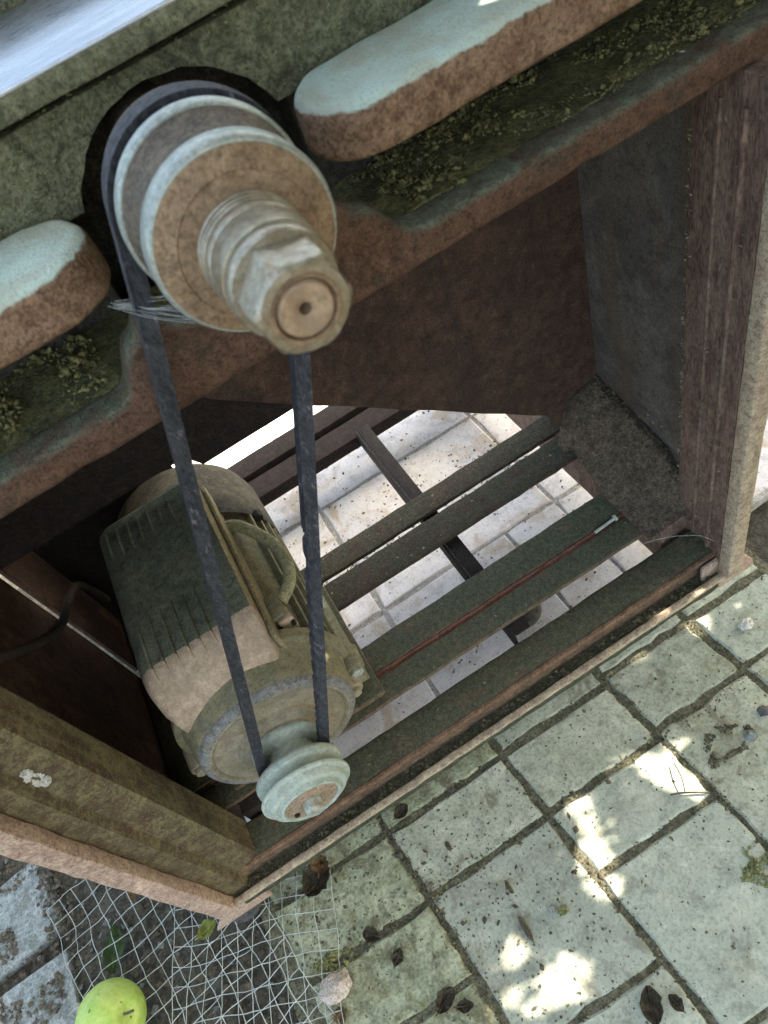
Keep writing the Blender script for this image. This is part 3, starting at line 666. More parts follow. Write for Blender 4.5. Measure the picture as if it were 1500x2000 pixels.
# pulley on the motor shaft
pl = mpart('pulley', lathe([(0.040, 0.0125), (0.040, 0.0295), (0.0385, 0.0305), (0.0355, 0.0305), (0.0335, 0.0295), (0.0285, 0.0215), (0.0180, 0.0215), (0.0130, 0.0352), (0.0115, 0.0366), (0.0085, 0.0370), (0.0060, 0.0364), (0.0032, 0.0310), (0.0008, 0.0280),
     (-0.0010, 0.0300), (-0.0038, 0.0374), (-0.0050, 0.0381), (-0.0068, 0.0378), (-0.0074, 0.0366), (-0.0066, 0.0346), (-0.0070, 0.0334), (-0.0118, 0.0326), (-0.0130, 0.0316), (-0.0132, 0.0284), (-0.0124, 0.0274), (-0.0128, 0.0262), (-0.0166, 0.0256), (-0.0173, 0.0248), (-0.0173, 0.0238), (-0.0158, 0.0226)], MX, MZ, 96), 'pulley_grey')
mpart('hub_disc', lathe([(-0.0155, 0.0228), (-0.0157, 0.019), (-0.0163, 0.012), (-0.0163, 0)], MX, MZ, 64), 'pulley_rust', pl)
mpart('bolt_head', hexprism(MX, MZ, -0.0255, -0.0160, 0.0088, 20, 0.0008), 'bolt_pale', pl)
mpart('set_screw', lathe([(-0.0178, 0), (-0.0178, 0.0022), (-0.0155, 0.0022)], MX - 0.0165, MZ - 0.006, 12), 'bar_dark', pl)

# ------------------------------------------------------------------ drive belt
c1 = Vector((SX, SZ)); r1 = 0.0378; c2 = Vector((MX, MZ)); r2 = 0.0305; YB = 0.0225
d = (c2 - c1); D = d.length; u = d / D; nrm = Vector((-u.y, u.x))
ca = (r1 - r2) / D; sa = math.sqrt(1 - ca * ca)
path = []     # (pos2d, outward normal2d)
nA = u * ca + nrm * sa; nB = u * ca - nrm * sa
def arc(c, r, n0, n1, k):
    a0 = math.atan2(n0.y, n0.x); a1 = math.atan2(n1.y, n1.x)
    return a0, a1
def addarc(c, r, a0, a1, k):
    for i in range(k + 1):
        a = a0 + (a1 - a0) * i / k; nn = Vector((math.cos(a), math.sin(a))); path.append((c + nn * r, nn, 0))
aA = math.atan2(nA.y, nA.x); aB = math.atan2(nB.y, nB.x)
if aA < aB: aA += 2 * math.pi
# strand A: from c1 to c2 with normal nA; wrap c2 from nA to nB through u; strand B back; wrap c1 from nB to nA through -u
K = 150
aU = math.atan2(u.y, u.x)
def unwrap(a, ref):
    while a - ref > math.pi: a -= 2 * math.pi
    while a - ref < -math.pi: a += 2 * math.pi
    return a
p0 = c1 + nA * r1; p1 = c2 + nA * r2
for i in range(1, K): path.append((p0 + (p1 - p0) * i / K, nA, 1))
addarc(c2, r2, unwrap(aA, aU), unwrap(aB, aU), 28)
p0 = c2 + nB * r2; p1 = c1 + nB * r1
for i in range(1, K): path.append((p0 + (p1 - p0) * i / K, nB, 2))
aV = math.atan2(-u.y, -u.x)
addarc(c1, r1, unwrap(aB, aV), unwrap(aA, aV), 40)
bm = bmesh.new(); rings = []
for i, (p, nn, seg) in enumerate(path):
    dep = 0.0078
    j1 = j2 = 0.0
    if seg:                      # worn, cracked inner side
        j1 = 0.0002 * nz((i * 0.5, 1, 0), 1.1); j2 = 0.0002 * nz((i * 0.37, 5, 0), 1.3)
        if seg == 1 and i > K * 0.35:
            if random.random() < 0.4: j1 += random.uniform(0.0005, 0.0022)
            if random.random() < 0.3: j2 += random.uniform(0.0003, 0.0012)
    sect = [(0.0, -0.0053), (0.0003, 0.0), (0.0, 0.0053), (-dep * 0.5, 0.0046), (-dep + j1, 0.0038), (-dep + j2, 0.0), (-dep + j1, -0.0038 + j1 * 0.4), (-dep * 0.5, -0.0046 + j2 * 0.5)]
    rings.append([bm.verts.new((p.x + nn.x * o_, YB + y_, p.y + nn.y * o_)) for o_, y_ in sect])
n = len(rings)
for i in range(n):
    A = rings[i]; B = rings[(i + 1) % n]
    for k in range(8):
        f = bm.faces.new((A[k], A[(k + 1) % 8], B[(k + 1) % 8], B[k]))
        if k < 2: f.material_index = 1
tag(put('drive_belt', bm, ['belt', 'belt_back'], None, True, origin=(0.225, YB, 0.353)), 'black cracked rubber drive belt running from spindle down to motor pulley', 'belt')

# ------------------------------------------------------------------ loose things in the machine
bo = tag(empty('steel_pin', (0.53, 0.1015, 0.040)), 'thin pale steel pin with round head lying between two tray slats', 'pin')
put('shank', tube([(0.505, 0.1010, 0.0415), (0.531, 0.1018, 0.0425)], 0.0016, 8), 'pulley_grey', bo, True)
put('head', tube([(0.530, 0.1018, 0.0425), (0.5325, 0.1019, 0.0428)], 0.0035, 12), 'pulley_grey', bo, True)
hose = spline([(0.020, 0.10, 0.345), (0.020, 0.1342, 0.3082), (0.020, 0.1805, 0.2556), (0.020, 0.225, 0.215), (0.020, 0.2621, 0.1967), (0.018, 0.3100, 0.1690), (0.016, 0.3350, 0.1400), (0.014, 0.350, 0.09)], 8)
tag(put('hanging_cable', tube(hose, 0.0042, 10), 'cable_dark', None, True), 'dark brown cable sagging along the left side panel behind the motor', 'cable')
# cobweb between left rib and flange
bm = bmesh.new()
for k in range(12):
    a = Vector((0.246 + 0.004 * random.random(), 0.035 - 0.003 * random.random(), 0.5405 + 0.0035 * random.random()))
    b = Vector((0.272 + 0.022 * random.random(), -0.006 - 0.016 * random.random(), 0.545 + 0.004 * random.random()))
    mid = (a + b) / 2 - Vector((0, 0, 0.003 * random.random()))
    tube(spline([a, mid, b], 5), 0.00016, 3, bm, False)
tag(put('cobweb', bm, 'web', None, True), 'torn white cobweb strung from the left rib to the pulley flange', 'cobweb')
bm = bmesh.new()
tube(spline([(0.530, 0.062, 0.041), (0.553, 0.045, 0.052), (0.575, 0.03, 0.050), (0.583, 0.02, 0.044)], 8), 0.0004, 4, bm)
tag(put('loose_thread', bm, 'web', None, True), 'fine pale thread arching at the foot of the right post', 'thread')

def bits(name, n, fn, size, m_, label, cat, flat=0.5, asp=2.2):
    bm = bmesh.new()
    for _ in range(n):
        p = fn()
        if p is None: continue
        p = Vector(p); L = size * random.uniform(0.35, 1.3); Wd = L / random.uniform(1.0, asp); T = L * random.uniform(0.12, flat)
        rot = Matrix.Rotation(random.uniform(0, 6.28), 3, 'Z') @ Matrix.Rotation(random.gauss(0, 0.4), 3, 'X') @ Matrix.Rotation(random.gauss(0, 0.4), 3, 'Y')
        c = [Vector((-L, 0, 0)), Vector((0, -Wd, 0)), Vector((L, 0, 0.1 * L)), Vector((0, Wd, 0)), Vector((0.1 * L, 0, T)), Vector((0, 0, -T))]
        vv = [bm.verts.new(p + rot @ q) for q in c]
        for a, b in ((0, 1), (1, 2), (2, 3), (3, 0)):
            bm.faces.new((vv[a], vv[b], vv[4])); bm.faces.new((vv[b], vv[a], vv[5]))
    return tag(put(name, bm, m_), label, cat, kind='stuff')
U = random.uniform
def ledge_pt():
    x = U(-0.05, 0.76)
    if 0.222 < x < 0.388: return None
    y = 0.05 + 0.066 * random.random() ** 0.8
    if nz((x, y, 0), 30) < -0.12: return None
    return (x, y, 0.4962 + 0.004 * max(0, nz((x, y, 3), 40)) + U(0, 0.0012))
bits('moss_litter', 9000, ledge_pt, 0.0013, 'moss_bits', 'dark moss and leaf crumbs heaped on the bed ledges', 'moss', 0.8, 1.6)
def clump_pt():
    p = ledge_pt()
    if not p or nz((p[0], p[1], 9), 55) < 0.12: return None
    return (p[0], p[1], p[2] + U(0, 0.0035))
bits('moss_litter', 4200, clump_pt, 0.0024, 'moss_bits', 'raised clumps of moss and soil in the bed ledges', 'moss', 0.8, 1.6)
bits('moss_litter', 420, ledge_pt, 0.0024, 'chips', 'pale straw crumbs strewn over the moss on the bed ledges', 'straw', 0.2, 5)
def tray_pt():
    x = U(0.03, 0.59); s_ = random.choice(((0.022, 0.056, 0.0198), (0.072, 0.097, 0.0412), (0.107, 0.138, 0.0412), (0.198, 0.233, 0.0412), (0.243, 0.271, 0.0412)))
    y = U(s_[0], s_[1])
    if 0.06 < x < 0.236 and y > 0.075: return None
    if s_[0] < 0.03 and (x < 0.055 or x > 0.56): return None
    return (x, y, s_[2])
bits('tray_dust', 1700, tray_pt, 0.0011, 'crumbs', 'dark crumbs and dust lying on the tray slats', 'dust')
bits('tray_dust', 120, tray_pt, 0.0016, 'chips', 'pale flakes scattered on the tray slats', 'flakes', 0.25, 3)
def groove_pt(): return (U(0.02, 0.575), U(0.009, 0.019), -0.0035 + U(0, 0.002))
bits('groove_dirt', 700, groove_pt, 0.0022, 'crumbs', 'mossy dirt packed in the groove behind the front flange', 'dirt')
def panel_pt():
    x = U(-0.02, 0.5); z = U(0.558, 0.600)
    if (x - cx) ** 2 + (z - cz) ** 2 < (rr + 0.001) ** 2: return None
    return (x, 0.0962, z)
bits('panel_moss', 2200, panel_pt, 0.0011, 'moss_pale', 'small moss tufts growing on the upper bed panel', 'moss')
def post_pt():
    z = U(0.02, 0.46); y = random.choice((0.0305, 0.0305, 0.0735, 0.05)) + random.gauss(0, 0.003); return (0.5876 if y > 0.031 else 0.5864, y, z)
bits('post_flakes', 240, post_pt, 0.0016, 'chips', 'pale paint flakes stuck along the right post edges', 'flakes', 0.3, 3)
def corner_pt(): return (0.5985 - abs(random.gauss(0, 0.004)), U(0.06, 0.5), 0.13 + U(-0.01, 0.006)) if random.random() < 0.3 else (0.5885, 0.0757 + U(-0.001, 0.001), U(0.05, 0.46))
def seam_pt():
    y = U(0.06, 0.21); zt = min(0.098 + (y - 0.10) * 0.25, 0.134)
    if y < 0.10: zt = 0.0425 + (zt - 0.0425) * max(0, (y - 0.052) / 0.048)
    return (0.5975 - abs(random.gauss(0, 0.0025)), y, zt + U(-0.003, 0.004))
bits('seam_bits', 900, seam_pt, 0.0019, 'leaf_dead', 'dark bits set along the seam between corner sheet and side panel', 'dirt', 0.8, 1.6)  # dark bits added to blacken the seam line
bits('corner_flakes', 160, corner_pt, 0.0018, 'chips', 'rust flakes along the seam of the right side panel', 'flakes', 0.4, 2)

# ------------------------------------------------------------------ litter on the paving
def ground_pt():
    r = random.random()
    if r < 0.62:         # in the joints
        if random.random() < 0.5:
            y = random.choice((0.004, -0.071, -0.071, -0.1385, -0.2165)) + random.gauss(0, 0.0048); x = U(0.02, 0.65)
            if -0.15 < y < -0.125 and not 0.3 < x < 0.445: return None
            if -0.23 < y < -0.2 and not 0.17 < x < 0.32: return None
        else:
            y = U(-0.35, 0.075); x = colx(random.choice((0.157, 0.157, 0.299, 0.4355, 0.549)), y) + random.gauss(0, 0.0048)
        return (x, y, G - 0.0022 + U(0, 0.0024))
    if r < 0.86:
        x = U(0.02, 0.30) ** 1.0; y = U(-0.32, 0.06)
        if random.random() < (x / 0.3) * 0.8: return None
        return (x, y, G + 0.0007)
    return (U(0.02, 0.65), U(-0.4, 0.06), G + 0.0007)
bits('paving_grit', 8500, ground_pt, 0.0016, 'crumbs', 'dark grit and leaf crumbs in the paving joints and on the tiles', 'grit')
def edge_pt():
    p = ground_pt()
    return p if p and p[0] < 0.33 else (p if random.random() < 0.4 else None)
bits('paving_grit', 420, edge_pt, 0.0036, 'leaf_dead', 'bigger dark leaf scraps along the paving joints', 'leaf scraps', 0.35, 2.5)
bits('paving_grit', 260, ground_pt, 0.0020, 'moss_pale', 'pale green crumbs of moss on the paving', 'moss')
def clean_pt():
    if random.random() < 0.55: return (U(0.18, 0.56), random.gauss(0.335, 0.020), G + 0.001)
    return (U(0.0, 0.6), U(0.09, 0.6), G + 0.001)
bits('floor_grit', 1300, clean_pt, 0.0023, 'crumbs', 'brown crumbs scattered on the white tiles under the machine', 'grit')
def soil_pt():
    x = U(-0.42, 0.02); y = U(-0.22, 0.30); return (x, y, G - 0.010 + U(0, 0.006))
def slab_pt():
    x = U(-0.37, -0.19); y = U(-0.05, 0.22)
    if nz((x, y, 5), 26) < 0.02: return None
    return (x, y, G - 0.001 + U(0, 0.002))
bits('leaf_litter', 2600, slab_pt, 0.0034, 'leaf_dead', 'dark crumbled litter lying on the broken white tiles at lower left', 'leaf litter', 0.3, 2)
bits('leaf_litter', 3600, soil_pt, 0.0045, 'leaf_dead', 'dark rotting leaf litter on the soil under the net', 'leaf litter', 0.15, 3)
bits('rubble', 420, soil_pt, 0.0046, 'pebbles', 'small grey stones and mortar crumbs in the soil under the net', 'rubble', 0.7, 1.5)

def blob(cx_, cy_, z, rx, ry, rz, amp, m_, name, label, cat, sub=3, s=40, group=None):
    bm = bmesh.new(); bmesh.ops.create_icosphere(bm, subdivisions=sub, radius=1)
    for v in bm.verts:
        k = 1 + amp * noise.noise(v.co * 2.3 + Vector((cx_ * 50, cy_ * 50, 0))) + amp * 0.5 * noise.noise(v.co * 6 + Vector((cx_ * 50, 3, 0)))
        v.co = Vector((v.co.x * rx * k, v.co.y * ry * k, v.co.z * rz * k)) + Vector((cx_, cy_, z))
    return tag(put(name, bm, m_, None, True, origin=(cx_, cy_, z - rz)), label, cat, group)
blob(0.589, -0.027, G + 0.004, 0.0075, 0.006, 0.005, 0.4, 'stone_white', 'stone', 'small white lump of mortar on the grey tile right of the stand', 'stone')
blob(0.050, -0.091, G + 0.007, 0.016, 0.012, 0.009, 0.3, 'stone_pink', 'stone', 'pinkish stone lying at the right edge of the net', 'stone')
def crust(name, cx_, cy_, rx, ry, h, n, size, m_, label, cat, hollow=0.0):
    bm = bmesh.new(); k = 0
    while k < n:
        a, r_ = U(0, 6.28), math.sqrt(U(hollow, 1)); e = 1 + 0.55 * noise.noise(Vector((math.cos(a) * 1.4, math.sin(a) * 1.4, cx_ * 80)))
        x = cx_ + rx * r_ * e * math.cos(a); y = cy_ + ry * r_ * e * math.sin(a)
        if noise.noise(Vector((x * 90, y * 90, 1))) < -0.15: k += 1; continue
        z = G + h * (1 - r_ * r_) * U(0.1, 1.0); L = size * U(0.5, 1.3); k += 1
        vs_ = [bm.verts.new((x + L * q[0] * U(0.6, 1.2), y + L * q[1] * U(0.6, 1.2), z + L * q[2] * U(0.5, 0.9))) for q in ((-1, 0, 0), (0, -1, 0), (1, 0, 0), (0, 1, 0), (0, 0, 1), (0, 0, -1))]
        for p, q in ((0, 1), (1, 2), (2, 3), (3, 0)): bm.faces.new((vs_[p], vs_[q], vs_[4])); bm.faces.new((vs_[q], vs_[p], vs_[5]))
    return tag(put(name, bm, m_, None, False, origin=(cx_, cy_, G)), label, cat)
crust('moss_clump', 0.052, -0.071, 0.017, 0.011, 0.006, 330, 0.0021, 'moss_pale', 'pale green moss clump above the pinkish stone', 'moss')
crust('moss_clump', 0.440, -0.203, 0.024, 0.013, 0.003, 420, 0.0018, 'moss_pale', 'yellowish moss crust on the grey tile at the right picture edge', 'moss')
crust('dirt_crust', 0.487, -0.110, 0.026, 0.016, 0.0014, 520, 0.0014, 'crumbs', 'brown dirt crust on the mossy tile at the far right', 'dirt', 0.35)
blob(0.536, -0.104, G + 0.004, 0.0055, 0.005, 0.0048, 0.4, 'rubber', 'pebble', 'round dark pebble near the right picture edge', 'pebble')
blob(0.510, -0.115, G + 0.003, 0.005, 0.0045, 0.004, 0.5, 'rubble', 'pebble', 'grey pebble beside the brown dirt crust', 'pebble')
blob(0.267, -0.145, G + 0.003, 0.0045, 0.004, 0.0035, 0.7, 'moss_pale', 'pebble', 'yellowish pebble in the middle of the large front tile', 'pebble')
blob(0.259, -0.139, G + 0.0025, 0.0034, 0.003, 0.003, 0.4, 'rubble', 'pebble', 'small grey pebble just left of the yellowish one', 'pebble')
for k, (x, y, L, W_) in enumerate(((0.236, -0.104, 0.006, 0.0022), (0.230, -0.140, 0.012, 0.0026), (0.205, -0.042, 0.005, 0.0022))):
    lab = ('dark seed pod lying on the tile near its upper edge', 'longer dark seed pod beside the sunlit patch on the front tile', 'small dark seed pod on the tile under the motor pulley')[k]
    blob(x, y, G + 0.002, W_, L, W_ * 0.8, 0.5, 'leaf_dead', 'seed_pod', lab, 'seed pod')

def leaf(x, y, L, Wd, ang, m_, label, curl=0.3, z=G + 0.002, tilt=0.0, ragged=0.25, name='dead_leaf'):
    if m_ != 'leaf_green': L *= 0.66; Wd *= 0.66
    bm = bmesh.new(); N = 9; Mn = 4; g = []
    for i in range(N + 1):
        t = i / N; hw = Wd * math.sin(math.pi * (t * 0.94 + 0.03)) ** 0.8
        row = []
        for j in range(-Mn, Mn + 1):
            s_ = j / Mn
            e = 1 + ragged * noise.noise(Vector((i * 0.9, j * 1.3, x * 99))) if abs(j) == Mn else 1
            px = (t - 0.5) * L; py = s_ * hw * e
            pz = curl * Wd * (s_ * s_ * (hw / Wd)) + curl * L * 0.35 * (t - 0.5) ** 2 * 2 + 0.45 * Wd * noise.noise(Vector((i * 0.55, j * 0.6, y * 77)))
            row.append(bm.verts.new((px, py, pz)))
        g.append(row)
    for i in range(N):
        for j in range(2 * Mn): bm.faces.new((g[i][j], g[i][j + 1], g[i + 1][j + 1], g[i + 1][j]))
    bmesh.ops.solidify(bm, geom=bm.faces[:], thickness=0.0004)
    zmin = min(v.co.z for v in bm.verts)
    bmesh.ops.rotate(bm, verts=bm.verts[:], cent=(0, 0, 0), matrix=Matrix.Rotation(R(ang), 3, 'Z') @ Matrix.Rotation(R(tilt), 3, 'X'))
    bmesh.ops.translate(bm, verts=bm.verts[:], vec=(x, y, z - zmin))
    root = empty(name, (x, y, z)); tag(root, label, 'leaf', 'fallen leaves on the paving')
    put('blade', bm, m_, root, True)
    a = R(ang); dx, dy = math.cos(a), math.sin(a)
    rib_ = [(x + dx * L * (t - 0.5), y + dy * L * (t - 0.5), z - zmin + curl * L * 0.35 * (t - 0.5) ** 2 * 2 + 0.0006) for t in (-0.12, 0, 0.25, 0.5, 0.75, 1)]
    put('stalk', tube(spline(rib_, 3), 0.0006, 5, taper=0.0003), m_, root, True)
    return root
leaf(0.288, -0.238, 0.042, 0.014, 62, 'leaf_dead', 'dark crumpled dead leaf at the bottom edge of the paving', 0.6, ragged=0.3)
leaf(0.306, -0.246, 0.022, 0.008, 100, 'leaf_dead', 'small dark leaf fragment beside the crumpled leaf at the bottom edge', 0.5, ragged=0.3)
leaf(0.073, 0.000, 0.052, 0.022, 20, 'leaf_dead', 'large curled dark leaf below the front flange', 0.7, ragged=0.3)
leaf(0.082, 0.010, 0.030, 0.014, 70, 'leaf_brown', 'curled brown leaf on top of the large dark one', 0.8, z=G + 0.012, tilt=25, ragged=0.4)
leaf(-0.046, 0.018, 0.034, 0.015, 10, 'leaf_yellow', 'yellow green leaf by the stand corner above the net', 0.35, z=G + 0.014, tilt=-12, ragged=0.2, name='yellow_leaf')
leaf(0.137, -0.150, 0.036, 0.012, 25, 'leaf_dead', 'dark torn leaf lying across a tile joint at the bottom', 0.5, ragged=0.3)
leaf(0.150, -0.162, 0.024, 0.008, -20, 'leaf_dead', 'narrow dark leaf strip below the torn leaf', 0.4, ragged=0.3)
leaf(0.114, -0.099, 0.024, 0.009, 40, 'leaf_dead', 'dark leaf fragment on the mossy tile', 0.4, ragged=0.3)
leaf(0.100, -0.070, 0.026, 0.011, 140, 'leaf_dead', 'blackish leaf fragment over the joint of the mossy tiles', 0.4, ragged=0.3)
leaf(0.045, -0.112, 0.022, 0.010, 90, 'leaf_brown', 'small brown leaf right of the net', 0.5, ragged=0.4)
leaf(0.180, 0.012, 0.028, 0.011, 15, 'leaf_dead', 'dark leaf tucked under the front flange by the tile joint', 0.5, ragged=0.3)
leaf(-0.118, 0.108, 0.040, 0.016, 60, 'leaf_brown', 'brown leaf under the net by the left post', 0.4, ragged=0.3, z=G - 0.004)
leaf(-0.150, 0.060, 0.045, 0.012, 75, 'leaf_green', 'long green leaf at the left edge of the net', 0.3, z=G + 0.004, ragged=0.15, name='green_leaf')
leaf(-0.045, -0.070, 0.060, 0.010, 65, 'leaf_dead', 'long black leaf under the net', 0.4, z=G - 0.004, ragged=0.3)
tw = tube(spline([(0.412, -0.118, G + 0.004), (0.424, -0.124, G + 0.006), (0.440, -0.134, G + 0.004), (0.452, -0.146, G + 0.003)], 6), 0.0010, 6)
tube(spline([(0.424, -0.124, G + 0.006), (0.430, -0.112, G + 0.009), (0.434, -0.098, G + 0.006)], 5), 0.0006, 5, tw)
tag(put('twig', tw, 'leaf_dead', None, True), 'thin forked twig by the sunlit patch on the right tiles', 'twig')
tw = tube(spline([(0.475, -0.190, G + 0.003), (0.480, -0.168, G + 0.006), (0.500, -0.155, G + 0.008), (0.520, -0.150, G + 0.004)], 6), 0.0011, 6)
tag(put('twig', tw, 'leaf_dead', None, True), 'bent dark twig at the right picture edge', 'twig')

# broken tiles at the left behind the net
for (x0, y0, x1, y1, a, lab) in ((-0.33, 0.11, -0.215, 0.205, 8, 'dirty white broken tile at the lower left behind the net'), (-0.35, -0.02, -0.205, 0.09, 4, 'dirty white tile at the bottom left corner beside the apple')):
    bm = box(x0, x1, y0, y1, G - 0.018, G - 0.002, bev=0.002, cuts=0.03, amp=0.002, s=40)
    bmesh.ops.rotate(bm, verts=bm.verts[:], cent=((x0 + x1) / 2, (y0 + y1) / 2, 0), matrix=Matrix.Rotation(R(a), 3, 'Z'))
    tag(put('broken_tile', bm, 'rubble', None, True, origin=((x0 + x1) / 2, (y0 + y1) / 2, G - 0.018)), lab, 'tile')

# ------------------------------------------------------------------ plastic net
bm = bmesh.new()
def net_layer(ox, oy, ang, cell, nu, nv, z0, seed):
    ca_, sa_ = math.cos(R(ang)), math.sin(R(ang))
    P = {}
    for i in range(nu + 1):
        for j in range(nv + 1):
            a = i * cell + 0.0055 * noise.noise(Vector((i * 0.35, j * 0.27, seed))); b = j * cell + 0.0055 * noise.noise(Vector((i * 0.35, j * 0.27, seed + 9)))
            x = ox + a * ca_ - b * sa_; y = oy + a * sa_ + b * ca_
            z = z0 + 0.012 * noise.noise(Vector((x * 22, y * 22, seed))) + 0.004 * noise.noise(Vector((x * 60, y * 60, seed)))
            P[i, j] = Vector((x, y, z))
    def strand(p, q):
        d_ = (q - p); L = d_.length; mid = (p + q) / 2 + Vector((U(-1, 1), U(-1, 1), U(-0.6, 0.6))) * 0.0009
        tube([p, mid, q], U(0.00032, 0.00046), 4, bm, False)
    for i in range(nu + 1):
        for j in range(nv + 1):
            if i < nu and random.random() < 0.985: strand(P[i, j], P[i + 1, j])
            if j < nv and random.random() < 0.985: strand(P[i, j], P[i, j + 1])
net_layer(-0.150, -0.215, 10, 0.0170, 12, 21, G + 0.011, 3.0)
net_layer(-0.160, -0.190, -18, 0.0175, 10, 18, G + 0.005, 8.0)
tag(put('plastic_net', bm, 'net', None, True), 'white plastic garden net crumpled on the ground under the left front corner', 'net')

# ------------------------------------------------------------------ apple
ax, ay, ar = -0.154, -0.006, 0.0325
bm = bmesh.new(); bmesh.ops.create_uvsphere(bm, u_segments=48, v_segments=28, radius=1)
for v in bm.verts:
    z = v.co.z; r_ = math.hypot(v.co.x, v.co.y)
    f = 1 + 0.06 * z
    v.co = Vector((v.co.x * f, v.co.y * f, z * 0.98 - 0.20 * math.exp(-(r_ / 0.22) ** 2) * (1 if z > 0 else -0.6))) * ar
rot = Matrix.Rotation(R(62), 3, Vector((0.4, 1, 0)).normalized())
bmesh.ops.rotate(bm, verts=bm.verts[:], cent=(0, 0, 0), matrix=rot)
ap = empty('apple', (ax, ay, G)); tag(ap, 'round light green apple lying on the net', 'apple')
bmesh.ops.translate(bm, verts=bm.verts[:], vec=(ax, ay, G + ar * 0.95))
put('flesh', bm, 'apple', ap, 'all')
sd = rot @ Vector((0, 0, 1)); base = Vector((ax, ay, G + ar * 0.95)) + sd * ar * 0.76
put('stem', tube([base, base + sd * 0.008, base + sd * 0.014 + Vector((0.002, 0, 0.001))], 0.0014, 8), 'bark', ap, True)

# ------------------------------------------------------------------ tree beside the paving: its leaves shade the place and let sun flecks through
zax = Vector((0, 0, 1)); uu = zax.cross(S).normalized(); vv = S.cross(uu).normalized()
# flecks on the paving: centre x, y, radii, angle
flecks = [(0.234, -0.188, 0.031, 0.017, 8), (0.205, -0.192, 0.013, 0.007, 20), (0.210, -0.150, 0.015, 0.009, 5), (0.403, -0.064, 0.017, 0.010, -20), (0.420, -0.100, 0.033, 0.0125, -62),
          (0.432, -0.122, 0.012, 0.008, -40), (0.336, -0.078, 0.014, 0.008, 15), (0.318, -0.122, 0.017, 0.021, 20), (0.312, -0.145, 0.014, 0.013, 0), (0.345, -0.020, 0.011, 0.009, 0), (0.323, 0.006, 0.017, 0.009, 30),
          (0.479, 0.008, 0.010, 0.006, 0), (0.556, 0.003, 0.013, 0.0085, -30), (0.551, -0.082, 0.012, 0.024, 10), (0.512, -0.052, 0.012, 0.007, 0), (0.530, -0.070, 0.018, 0.012, 20),
          (0.300, 0.012, 0.010, 0.006, -20), (0.366, -0.046, 0.010, 0.006, 30), (0.382, -0.052, 0.012, 0.007, -10), (0.440, -0.086, 0.010, 0.008, 0), (0.190, -0.176, 0.010, 0.006, 30), (0.330, -0.100, 0.009, 0.010, 20), (0.440, 0.012, 0.012, 0.007, 10)]
CELL = 0.003
u0, u1, v0, v1 = -0.95, 0.60, -0.85, 0.75
NU = int((u1 - u0) / CELL); NV = int((v1 - v0) / CELL)
keep = bytearray(NU * NV); cov = bytearray(NU * NV)
org = Vector((0, 0, G))
for fx, fy, fa, fb, an in flecks:
    fa *= 0.68; fb *= 0.68
    c_, s_ = math.cos(R(an)), math.sin(R(an)); k = int(max(fa, fb) / 0.0015) + 1
    for i in range(-k, k + 1):
        for j in range(-k, k + 1):
            dx, dy = i * 0.0015, j * 0.0015
            p, q = (dx * c_ + dy * s_) / fa, (-dx * s_ + dy * c_) / fb
            e = 1 + 0.45 * noise.noise(Vector((p * 1.6 + fx * 90, q * 1.6, fy * 90)))
            if p * p + q * q <= e * e:
                P = Vector((fx + dx, fy + dy, G)) - org
                a = int((P.dot(uu) - u0) / CELL); b = int((P.dot(vv) - v0) / CELL)
                if 0 <= a < NU and 0 <= b < NV: keep[a * NV + b] = 1
LV = []; LF = []
LEAF = [(0, -1), (0.42, -0.62), (0.55, -0.1), (0.40, 0.45), (0, 1.0), (-0.40, 0.45), (-0.55, -0.1), (-0.42, -0.62)]
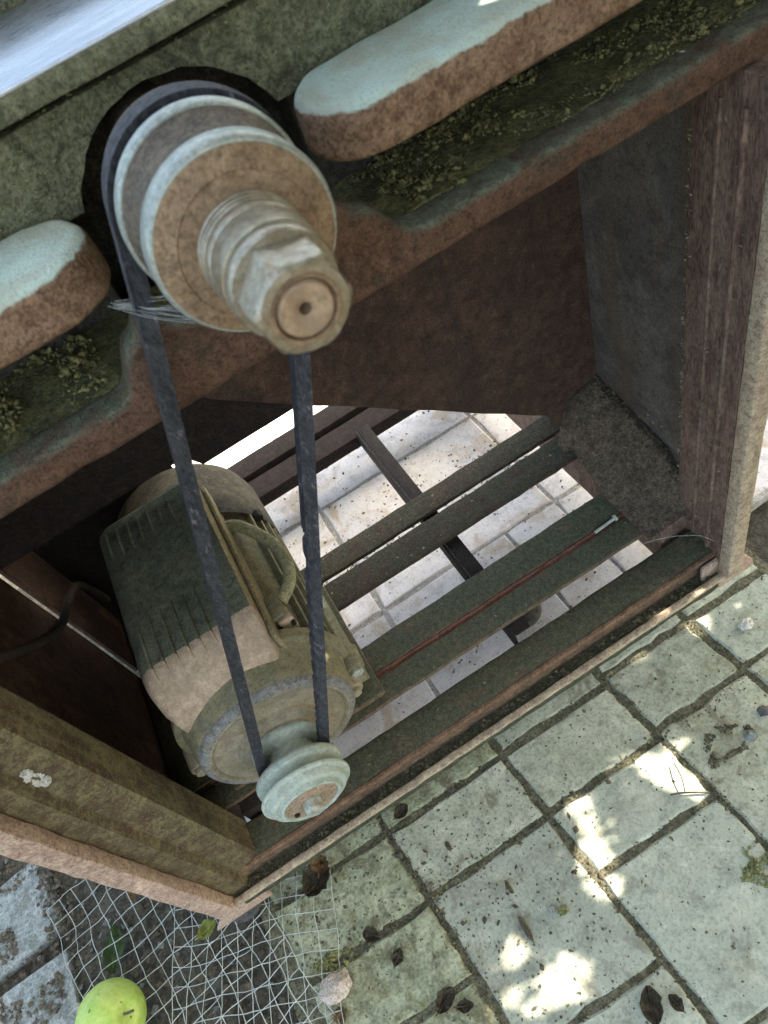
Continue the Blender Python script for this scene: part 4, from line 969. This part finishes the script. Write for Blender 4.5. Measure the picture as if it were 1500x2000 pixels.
def try_leaf(uc, vc, size, ang):
    c_, s_ = math.cos(ang), math.sin(ang); cells = []
    st_ = CELL * 0.75; k = int(size / st_) + 1
    for i in range(-k, k + 1):
        for j in range(-k, k + 1):
            x, y = i * st_, j * st_; p, q = (x * c_ + y * s_) / size, (-x * s_ + y * c_) / size
            if abs(q) > 1: continue
            lim = 0.56 * (1 - abs(q) ** 2.2)
            if abs(p) > lim: continue
            a = int((uc + x - u0) / CELL); b = int((vc + y - v0) / CELL)
            if 0 <= a < NU and 0 <= b < NV:
                id_ = a * NV + b
                if keep[id_]: return False
                cells.append(id_)
    for id_ in cells: cov[id_] = 1
    wdep = U(1.15, 1.55); b0 = len(LV)
    cen = org + uu * uc + vv * vc + S * wdep
    tu, tv = U(-0.45, 0.45), U(-0.45, 0.45)
    for p, q in LEAF:
        x, y = p * size, q * size; X = x * c_ - y * s_; Y = x * s_ + y * c_
        LV.append(cen + uu * X + vv * Y + S * (X * tu + Y * tv + 0.25 * abs(p) * size))
    LF.append(tuple(range(b0, b0 + 8)))
    return True
rs = random.Random(5)
for _ in range(1500): try_leaf(rs.uniform(u0, u1), rs.uniform(v0, v1), rs.uniform(0.040, 0.075), rs.uniform(0, 6.28))
for size in (0.04, 0.03, 0.022, 0.016, 0.011, 0.008, 0.006, 0.005):
    holes = [i for i in range(NU * NV) if not cov[i] and not keep[i]]
    rs.shuffle(holes)
    for id_ in holes:
        if cov[id_]: continue
        a, b = divmod(id_, NV)
        try_leaf(u0 + (a + 0.5) * CELL, v0 + (b + 0.5) * CELL, size, rs.uniform(0, 6.28))
cc = org + uu * ((u0 + u1) / 2) + vv * ((v0 + v1) / 2) + S * 1.55
tree = tag(empty('leafy_tree', (2.3, -0.5, G)), 'low leafy tree beside the paving that dapples it with shade', 'tree')
me = bpy.data.meshes.new('crown'); me.from_pydata([tuple(p) for p in LV], [], LF); me.materials.append(MATS['leaf_green'])
cr = bpy.data.objects.new('crown', me); C.objects.link(cr); cr.parent = tree; cr.matrix_parent_inverse = Matrix.Translation(-tree.location)
trunk = tube(spline([(2.3, -0.5, G - 0.05), (2.28, -0.48, 0.5), (2.2, -0.42, 1.0), (2.05, -0.36, 1.5), (1.9, -0.3, 1.9)], 6), 0.085, 12, taper=0.04)
put('trunk', trunk, 'bark', tree, True)
print('leaves', len(LF), 'uncovered', sum(1 for i in range(NU * NV) if not cov[i] and not keep[i]))
